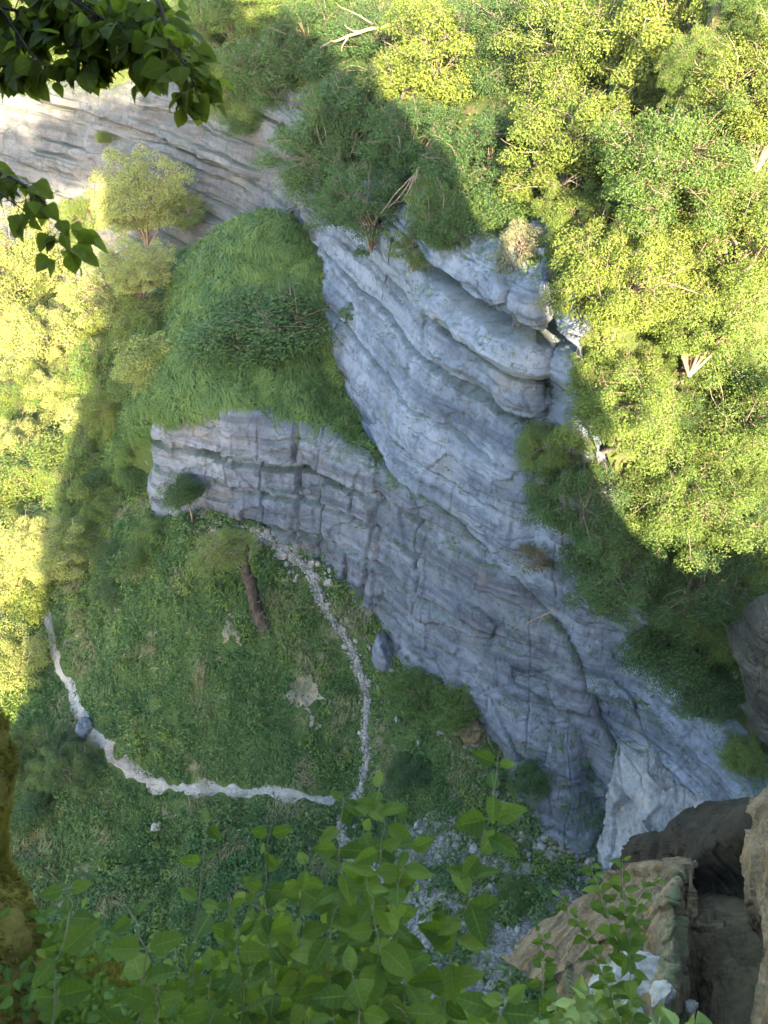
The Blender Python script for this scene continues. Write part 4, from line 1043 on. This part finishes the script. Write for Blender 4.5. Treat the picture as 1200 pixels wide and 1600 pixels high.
# grey rock face behind the lower end of the wood
gcol = [((1150,1030,28.6),(1155,1070,28.2),(1160,1100,28)),((1165,1000,27.6),(1170,1060,27.2),(1178,1115,27)),((1190,980,26.8),(1195,1060,26.4),(1200,1135,26.4)),((1235,970,26),(1235,1060,25.6),(1235,1170,25.6)),((1330,960,25),(1330,1060,24.6),(1330,1200,24.6))]
rows = [[at_y(*c[r]) for c in gcol] for r in range(3)]
rows = [[p + np.array([0, 1.5, .6]) for p in rows[0]]] + rows + [[p + np.array([0, 1.2, -1.2]) for p in rows[2]]]
rock_sheet('grey_rock_face', rows, 150, 150, M['rock_tree_shade'], seed=69, bed=.4, block=.4, rough=.7, k=1.4, bricks=.5)

# bank at the photographer's feet
bcol = [((-160,1400,2.5),(-160,1470,2.3),(-160,1640,2.0)),((0,1450,2.55),(0,1500,2.35),(0,1650,2.05)),((90,1475,2.6),(90,1520,2.4),(90,1660,2.1)),((170,1520,2.65),(165,1560,2.45),(160,1680,2.15)),((250,1560,2.7),(245,1595,2.5),(240,1700,2.2)),
        ((380,1600,2.8),(380,1640,2.55),(380,1740,2.25)),((560,1625,2.9),(560,1665,2.65),(560,1760,2.3)),((760,1640,3.0),(760,1680,2.7),(760,1780,2.35)),((1000,1650,3.0),(1000,1700,2.7),(1000,1800,2.35))]
rows = [[at_t(*c[r]) for c in bcol] for r in range(3)]
rows = [[p + np.array([0, .35, -1.6]) for p in rows[0]], [p + np.array([0, .12, -.35]) for p in rows[0]]] + rows + [[p + np.array([0, -.7, .25]) for p in rows[2]]]
G_BK = crm(crm(np.array(rows), 120, 0), 200, 1)
G_BK[..., 2] += (.03 * fbm(G_BK.reshape(-1, 3) * 5, 4, 81)).reshape(G_BK.shape[:2])
M['humus'] = ground_material('humus', (.05, .045, .015), (.08, .075, .02), (.12, .08, .045), (.45, .65), 8)
tag(link('bank', new_mesh('bank', G_BK.reshape(-1, 3), grid_faces(120, 200), M['humus'])), kind='structure')
B_BK = bvh(G_BK)

def leaf_shape(L, W, curl, fold, k=7):
    """ovate leaf in local axes: x along the midrib, y across, z up"""
    s = np.linspace(0, 1, k); w = np.sin(np.pi * s ** .72) ** .85 * (1 - .12 * s) * W / 2; w[0] = w[-1] = 0.002 * W
    x = s * L; z = -curl * L * s ** 2
    mid = np.stack([x, 0 * x, z], -1)
    rows = []
    for f in (-1, -.5, .5, 1):
        rows.append(np.stack([x - abs(f) * .05 * L, f * w, z + abs(f) * w * fold - (abs(f) > .9) * w * fold * .25], -1))
    A = np.stack([rows[0], rows[1], mid, rows[2], rows[3]], 1)
    return A.reshape(-1, 3), grid_faces(k, 5)
LEAF_U = np.repeat(np.linspace(0, 1, 7), 5); LEAF_V = np.tile([-1, -.5, 0, .5, 1], 7)
def add_leaf(sp, base, d, n, L, W, rng, a=None):
    d = d / np.linalg.norm(d); y = np.cross(n, d); y /= np.linalg.norm(y) + 1e-9; z = np.cross(d, y)
    V, Q = leaf_shape(L, W, rng.uniform(.02, .28), rng.uniform(.08, .55))
    V[:, 2] += .02 * L * np.sin(V[:, 0] / L * 9 + rng.uniform(0, 6)) * np.sign(V[:, 1])
    sp.add(base + V[:, :1] * d + V[:, 1:2] * y + V[:, 2:3] * z, Q, None, rng.uniform(0, 1) if a is None else a, (LEAF_U, LEAF_V))
def shoot(name, label, cat, pts, leafpx, seed, gap=1.0, mat='leaf_near', grp=None, stem=.0022, opp=True, ratio=.66, side=0.0):
    """pts: (px,py,t) bottom to top"""
    rg = np.random.default_rng(seed)
    P = crm(np.array([at_t(*p) for p in pts]), 40, 0); base = P[0].copy()
    P = P + np.stack([fbm(np.stack([np.arange(40) * .18, np.full(40, seed * 1.7), np.full(40, c)], -1), 2, seed) for c in (0., 3., 7.)], -1) * .012
    o = tag(empty(name, base), label, cat, grp)
    st = Soup(); st.tube(P - base, np.linspace(stem, stem * .4, 40), 5)
    lf = Soup(); cum = np.concatenate([[0], np.cumsum(np.linalg.norm(np.diff(P, axis=0), axis=1))])
    tm = np.mean([p[2] for p in pts]); L0 = leafpx * tm / F
    pos = .12 * cum[-1]; side_ang = rg.uniform(0, 6.28); kk = 0
    while pos <= cum[-1]:
        j = np.interp(pos, cum, np.arange(40)); p = np.array([np.interp(j, np.arange(40), P[:, c]) for c in range(3)])
        i0 = min(int(j), 38); tg = unit((P[i0 + 1] - P[i0])[None])[0]
        frac = pos / cum[-1]
        for q in ((0, math.pi) if opp else (0,)):
            ang = side_ang + q + kk * (1.2 if opp else 2.3)
            d = np.array([math.cos(ang), .6 * math.sin(ang), 0]) + tg * rg.uniform(.0, .5) + rg.normal(size=3) * .15
            d[2] -= rg.uniform(0, .35); d = unit(d[None])[0]
            L = L0 * rg.uniform(.6, 1.05) * (1 - .45 * max(0, frac - .6) / .4)
            pet = p + d * L * .16
            st.tube(np.stack([p, pet]) - base, [stem * .45, stem * .35], 3)
            nrm = np.array([0, -.25, 1.]) + rg.normal(size=3) * .32
            add_leaf(lf, pet - base, d, nrm, L, L * ratio * rg.uniform(.85, 1.1), rg)
        pos += L0 * gap * rg.uniform(.45, .75); kk += 1
    link('stem', st.build('stem', M['stem']), o); link('leaves', lf.build('leaves', M[mat]), o)
    return o
SG = 'leafy shoots growing up from the bank'
shoots = [
 ('thick leafed shoot rising right behind the tallest one in the clump', [(606,1660,2.1),(612,1500,2.06),(622,1380,2.02),(618,1270,2.0)], 60, .8),
 ('leafy shoot in front of the pale gully end, left part of the clump head', [(548,1660,2.05),(552,1500,2.02),(560,1380,2.0),(566,1290,1.98)], 60, .8),
 ('half height shoot with wide leaves at the centre of the clump', [(590,1680,1.85),(596,1560,1.82),(588,1440,1.8),(578,1370,1.8)], 70, .8),
 ('tall leafy shoot in paired leaves standing alone over the scree', [(672,1640,2.1),(705,1500,2.0),(735,1380,1.95),(762,1270,1.9),(785,1175,1.88)], 66, 1.05),
 ('tallest shoot of the dense clump at bottom centre', [(560,1660,2.0),(580,1480,1.95),(595,1320,1.9),(602,1200,1.88)], 62, .95),
 ('shoot in the clump just left of the tallest one', [(515,1660,2.0),(520,1500,1.95),(530,1350,1.92),(528,1245,1.9)], 60, .95),
 ('shoot whose tip stands a little below the path at its middle', [(425,1660,2.2),(420,1520,2.15),(415,1400,2.1),(418,1300,2.08)], 54, 1.05),
 ('broad leaved shoot filling the right side of the clump', [(630,1660,1.95),(628,1540,1.9),(615,1430,1.88),(640,1330,1.85)], 64, .9),
 ('shoot between the path tip shoot and the dense clump', [(478,1660,2.15),(472,1540,2.1),(470,1420,2.05),(475,1340,2.0)], 52, 1.0),
 ('shoot with one leaf just touching the lower edge of the path', [(300,1640,2.3),(306,1480,2.25),(318,1340,2.2),(322,1245,2.2)], 50, 2.3),
 ('yellow green shoot with a large leaf beside the mossy trunk', [(80,1640,1.9),(92,1500,1.85),(104,1400,1.82),(110,1375,1.8)], 68, 1.7),
 ('shoot with large dark leaves low at left, right of the mossy trunk', [(215,1660,1.8),(220,1560,1.75),(228,1470,1.72),(205,1420,1.7)], 78, 1.3),
 ('low shoot with a folded dark leaf between trunk and clump', [(250,1660,1.75),(245,1600,1.72),(238,1540,1.7)], 76, 1.1),
 ('short shoot with big dull leaves at the bottom right of the clump', [(775,1660,1.7),(780,1600,1.68),(795,1555,1.66)], 86, .9),
 ('short shoot leaning left at the bottom edge under the tall lone shoot', [(690,1680,1.8),(650,1610,1.78),(615,1570,1.76)], 74, .9),
 ('bushy shoot in the lower middle of the clump', [(575,1690,1.75),(560,1600,1.72),(545,1500,1.7)], 70, .8),
 ('shoot low in the clump toward the left', [(370,1680,2.1),(375,1580,2.05),(368,1470,2.0),(360,1400,2.0)], 54, .9),
 ('bright little shoot at the bottom left of the clump', [(330,1690,2.0),(325,1600,1.96),(335,1520,1.94)], 48, .85),
]
for i, (lb, pts, lp, gp) in enumerate(shoots): shoot('leafy_shoot', lb, 'shoot', pts, lp, 40 + i, gp, grp=SG)
fine = [
 ('slender small leaved sapling in front of the pale rock', [(985,1680,4.2),(985,1560,4.15),(978,1440,4.1),(970,1340,4.1)], 34),
 ('thin twig with small leaves leaning left from the slender sapling', [(985,1640,4.2),(940,1520,4.15),(900,1440,4.1),(870,1400,4.1)], 26),
 ('small leaved spray at the top right of the slender sapling', [(982,1480,4.1),(1000,1400,4.1),(1030,1370,4.1)], 24),
 ('small leaved twig rising left of the slender sapling', [(975,1500,4.1),(945,1420,4.1),(925,1350,4.1)], 28),
 ('low thin sapling over the scree left of the brown rock', [(830,1690,4.2),(845,1590,4.2),(850,1490,4.2),(838,1450,4.2)], 28),
]
for i, (lb, pts, lp) in enumerate(fine): shoot('sapling', lb, 'sapling', pts, lp, 90 + i, .8, grp='small leaved saplings by the brown rock', stem=.004, ratio=.6)
# bright ivy-like cover at the foot of the brown rock and bramble leaves along the bottom edge
def leaf_mass(name, cen, n, L, mat, seed, kind='stuff', orient=.5):
    rg = np.random.default_rng(seed); sp = Soup()
    for _ in range(n):
        px, py, t, sx, sy, st_ = cen[rg.integers(0, len(cen))]
        p = at_t(px + rg.normal() * sx, py + rg.normal() * sy, t + rg.normal() * st_)
        d = unit(rg.normal(size=(1, 3)) * [1, 1, .4])[0]
        l = L * rg.uniform(.6, 1.25)
        add_leaf(sp, p, d, np.array([0, -.3, 1.]) + rg.normal(size=3) * orient, l, l * rg.uniform(.6, .85), rg)
    return tag(link(name, sp.build(name, M[mat])), kind=kind)
leaf_mass('ivy_cover', [(880,1605,5.2,50,12,.3),(960,1618,5,60,10,.3),(1050,1618,5,50,10,.3),(820,1605,5,50,10,.3),(920,1570,5.3,25,16,.25)], 330, .11, 'leaf_light', 7)
leaf_mass('bramble', [(320,1560,2.6,60,40,.15),(420,1540,2.6,60,50,.15),(520,1560,2.6,70,45,.15),(600,1580,2.5,60,40,.15),(240,1590,2.6,50,25,.12),(450,1470,2.8,70,40,.15),(380,1600,2.4,90,20,.12),(700,1610,2.4,70,15,.1)], 900, .055, 'leaf_near', 8)
leaf_mass('bank_herbs', [(20,1450,2.3,40,20,.1),(60,1500,2.3,60,25,.1),(120,1540,2.3,70,25,.1),(40,1570,2.15,60,25,.1),(200,1590,2.3,60,18,.1)], 420, .04, 'leaf_near', 9)
leaf_mass('bank_herbs', [(60,1570,2.1,90,20,.08),(150,1580,2.15,70,18,.08),(20,1530,2.2,50,25,.08),(90,1480,2.35,50,25,.1),(230,1595,2.2,60,12,.08)], 900, .032, 'herb_near', 10)
# mossy trunk at the left edge
P = crm(np.array([at_t(-25,1640,2.15), at_t(-45,1480,2.2), at_t(-92,1330,2.2), at_t(-58,1230,2.2), at_t(-76,1120,2.2), at_t(-95,980,2.2), at_t(-170,780,2.2)]), 60, 0)
base = P[0].copy(); o = tag(empty('mossy_trunk', base), 'dark mossy tree trunk cut by the left edge', 'tree trunk')
rad = np.interp(np.linspace(0, 1, 60), [0, .12, .3, .42, .55, .7, 1], [.24, .20, .135, .15, .125, .10, .09]) * (1 + .10 * fbm(np.stack([np.arange(60) * .3, np.zeros(60), np.zeros(60)], -1), 3, 3))
s = Soup(); s.tube(P - base, rad, 22, jit=.06); link('trunk', s.build('trunk', M['mossbed']), o)
n = 60000; rg = np.random.default_rng(4); ii = rg.integers(0, 59, n); u = rg.uniform(size=(n, 1)); an = rg.uniform(0, 6.283, n)
c = P[ii] * (1 - u) + P[ii + 1] * u; tg = unit(P[ii + 1] - P[ii]); uu = unit(np.cross(tg, [.31, .92, .23])); ww = np.cross(tg, uu)
nn = np.cos(an)[:, None] * uu + np.sin(an)[:, None] * ww; p = c + nn * rad[ii][:, None] * .97
ln = (.018 + .02 * np.clip(fbm(p * 14, 3, 6), -.6, 1))[:, None]
dv = unit(nn + rg.normal(size=(n, 3)) * .45 + [0, 0, -.35]); sd = unit(np.cross(dv, tg)) * .0035
s = Soup(); s.add(np.stack([p - base - sd, p - base + sd, p - base + dv * ln], 1).reshape(-1, 3), None, np.arange(3 * n).reshape(n, 3), np.repeat(np.clip(.4 + .6 * fbm(p * 6, 2, 8), 0, 1), 3))
link('moss', s.build('moss', M['moss'], False), o)
# moss pelt and dead twigs on the bank
want = np.ones((119, 199)); want[:, 90:] = 0; want[:20] = 0
p, N = surf_samples(G_BK, 26000, rg, want); dv = unit(N + rg.normal(size=p.shape) * .6); sd = unit(np.cross(dv, rg.normal(size=p.shape))) * .003
s = Soup(); s.add(np.stack([p - sd, p + sd, p + dv * rg.uniform(.008, .03, (len(p), 1))], 1).reshape(-1, 3), None, np.arange(3 * len(p)).reshape(-1, 3), np.repeat(rg.uniform(0, 1, len(p)), 3))
tag(link('bank_moss', s.build('bank_moss', M['moss'], False)), kind='stuff')
def twig(name, label, cat, pts, r0, r1, mat, subs=(), group=None, sides=6):
    P = [np.array(p, float) for p in pts]; b = P[0]
    o = None; s = Soup(); C_ = crm(np.array(P), 16, 0) - b; s.tube(C_ + rg.normal(size=C_.shape) * r0 * .25, np.linspace(r0, r1, 16), sides)
    for sub in subs:
        S_ = crm(np.array([np.array(q, float) for q in sub]), 10, 0) - b; s.tube(S_ + rg.normal(size=S_.shape) * r0 * .2, np.linspace(r0 * .5, r1 * .6, 10), 4)
    return tag(link(name, s.build(name, M[mat]), None, b), label, cat, group)
def bank_pt(px, py, up=.02):
    h = cast(px, py, [B_BK]); return (h[0] if h else at_t(px, py, 2.3)) + np.array([0, 0, up])
twig('dead_twig', 'dead twig lying across the mossy bank at the foot of the trunk', 'twig', [bank_pt(20,1512), bank_pt(60,1528,.03), bank_pt(85,1545)], .006, .003, 'wood_pale', group='dead twigs on the bank')
twig('dead_twig', 'dead twig slanting up to the right on the mossy bank', 'twig', [bank_pt(66,1556), bank_pt(85,1536,.03), bank_pt(105,1510,.04)], .005, .003, 'wood_pale', group='dead twigs on the bank')

# overhanging linden branches, upper left
def hanging(name, label, limbs, nleaf, leafpx, t, seed, cat='branch', leafless=.1):
    rg = np.random.default_rng(seed); base = at_t(*limbs[0][0]); o = tag(empty(name, base), label, cat, 'overhanging branches at upper left')
    st = Soup(); lf = Soup(); allp = []
    for k, l in enumerate(limbs):
        P = crm(np.array([at_t(*q) for q in l]), 24, 0); st.tube(P - base, np.linspace(.007 if k == 0 else .004, .0015, 24), 5)
        allp.append(P)
    lens = np.array([np.linalg.norm(np.diff(P, axis=0), axis=1).sum() for P in allp]); pr = lens / lens.sum()
    for _ in range(nleaf):
        P = allp[rg.choice(len(allp), p=pr)]; i = rg.integers(2, 24); p = P[i]
        d = unit((rg.normal(size=3) * [1, .7, .5] + [0, 0, -.45])[None])[0]; L = leafpx * t / F * rg.uniform(.6, 1.2)
        q = p + d * rg.uniform(.02, .07); st.tube(np.stack([p, q]) - base, [.0012, .0008], 3)
        nrm = np.array([0, -.35, 1.]) + rg.normal(size=3) * .5
        add_leaf(lf, q - base, d + np.array([0, 0, -.4]), nrm, L, L * rg.uniform(.75, .98), rg)
    link('twigs', st.build('twigs', M['bark_dead']), o); link('leaves', lf.build('leaves', M['leaf_over']), o); return o
hanging('overhanging_branch', 'dark leafy linden branch overhanging the top left corner', [
  [(-200,-60,2.6),(0,10,2.5),(140,30,2.45),(250,30,2.4)], [(0,10,2.5),(40,70,2.45),(70,105,2.4)], [(80,20,2.5),(120,70,2.4),(130,100,2.4)],
  [(-60,-120,2.6),(80,-20,2.5),(190,0,2.5),(262,40,2.45)], [(150,20,2.45),(205,75,2.4),(225,110,2.4)], [(-120,20,2.5),(-20,80,2.5),(30,110,2.45)], [(40,-40,2.4),(130,10,2.35),(230,70,2.3)]], 820, 35, 2.45, 21)
hanging('overhanging_branch', 'leafy linden twig whose tip hangs down over the far cliff', [[(180,-80,2.35),(245,0,2.3),(262,55,2.28),(285,95,2.26),(300,125,2.25),(305,150,2.25)]], 80, 35, 2.3, 22)
hanging('overhanging_branch', 'lower dark twig of linden leaves hanging in at the left edge', [[(-120,210,2.3),(0,268,2.25),(45,295,2.22),(80,330,2.2),(100,365,2.2),(108,390,2.2)], [(-40,250,2.25),(0,300,2.2),(40,330,2.2)]], 80, 33, 2.22, 23)

# ------------------------------------------------------------------ dead wood on the cliffs
def rock_pt(px, py, out=.1):
    h = cast(px, py); return h[0] + (CAM - h[0]) / np.linalg.norm(CAM - h[0]) * out
a = cast(545, 60, HI)[1] - 9.5
twig('dead_branch', 'bare pinkish dead branches sticking out at the top among the trees', 'branch', [at_t(610,38,a), at_t(570,48,a), at_t(530,62,a - .2), at_t(500,73,a - .3)], .17, .05, 'wood_pale',
     [[at_t(600,45,a), at_t(560,25,a), at_t(525,6,a)], [at_t(560,50,a), at_t(545,45,a), at_t(538,40,a)], [at_t(545,56,a), at_t(535,72,a), at_t(533,80,a)]])
a = cast(640, 300, HI)[1] - 3.2
twig('dry_bush', 'bundle of dry brown branches hanging over the rim at the top of the wall', 'bush', [at_t(655,262,a), at_t(642,300,a), at_t(634,350,a)], .09, .03, 'wood_pale',
     [[at_t(650,270,a), at_t(620 + 6 * k, 300 + 5 * (k % 3), a - .2 * (k % 2)), at_t(595 + 11 * k, 335 - 9 * (k % 4), a - .3 * (k % 3))] for k in range(9)])
twig('fallen_branch', 'bare fallen branch lying from the grassy mound up against the far wall', 'branch', [rock_pt(436,362,.3), rock_pt(448,340,.3), rock_pt(462,318,.3)], .12, .05, 'wood_pale',
     [[rock_pt(448,340,.3), rock_pt(446,330,.3), rock_pt(456,322,.5)], [rock_pt(455,330,.3), rock_pt(466,326,.4), rock_pt(472,322,.4)]])
twig('root', 'thin dark root hanging down the wall from the rim', 'root', [rock_pt(612,370,.3), rock_pt(608,400,.25), rock_pt(603,435,.25), rock_pt(596,470,.2)], .05, .02, 'bark_dead')
twig('dead_branch', 'bare branch leaning on the rim below the dry brownish bush', 'branch', [rock_pt(868,952,.4), rock_pt(835,968,.4), rock_pt(800,985,.3)], .06, .02, 'wood_pale', [[rock_pt(850,960,.4), rock_pt(842,974,.5), rock_pt(838,985,.4)]])

# ------------------------------------------------------------------ the sunlit evening air over the gorge
lo = min(GV[..., 2].min(), SV[..., 2].min()) - 1; hi = max(CAMZ, G_HI[..., 2].max(), SV[..., 2].max()) + 25
X0, X1, Y0, Y1 = min(G_HI[..., 0].min(), -420) - 5, max(G_HI[..., 0].max(), 420) + 5, -265, max(G_HI[..., 1].max(), 520) + 5
hv = np.array([[x, y, z] for x in (X0, X1) for y in (Y0, Y1) for z in (lo, hi)])
hm, nt, nn_, ll = mat_new('haze_air'); ho = nn_.new('ShaderNodeOutputMaterial'); pv = nn_.new('ShaderNodeVolumePrincipled')
pv.inputs['Color'].default_value = (.95, .95, .93, 1); pv.inputs['Density'].default_value = HAZE; pv.inputs['Anisotropy'].default_value = 0.0
ll.new(pv.outputs[0], ho.inputs['Volume'])
tag(link('haze', new_mesh('haze', hv, [np.array([[0, 1, 3, 2], [4, 6, 7, 5], [0, 4, 5, 1], [2, 3, 7, 6], [0, 2, 6, 4], [1, 5, 7, 3]])], hm, False)), kind='stuff')
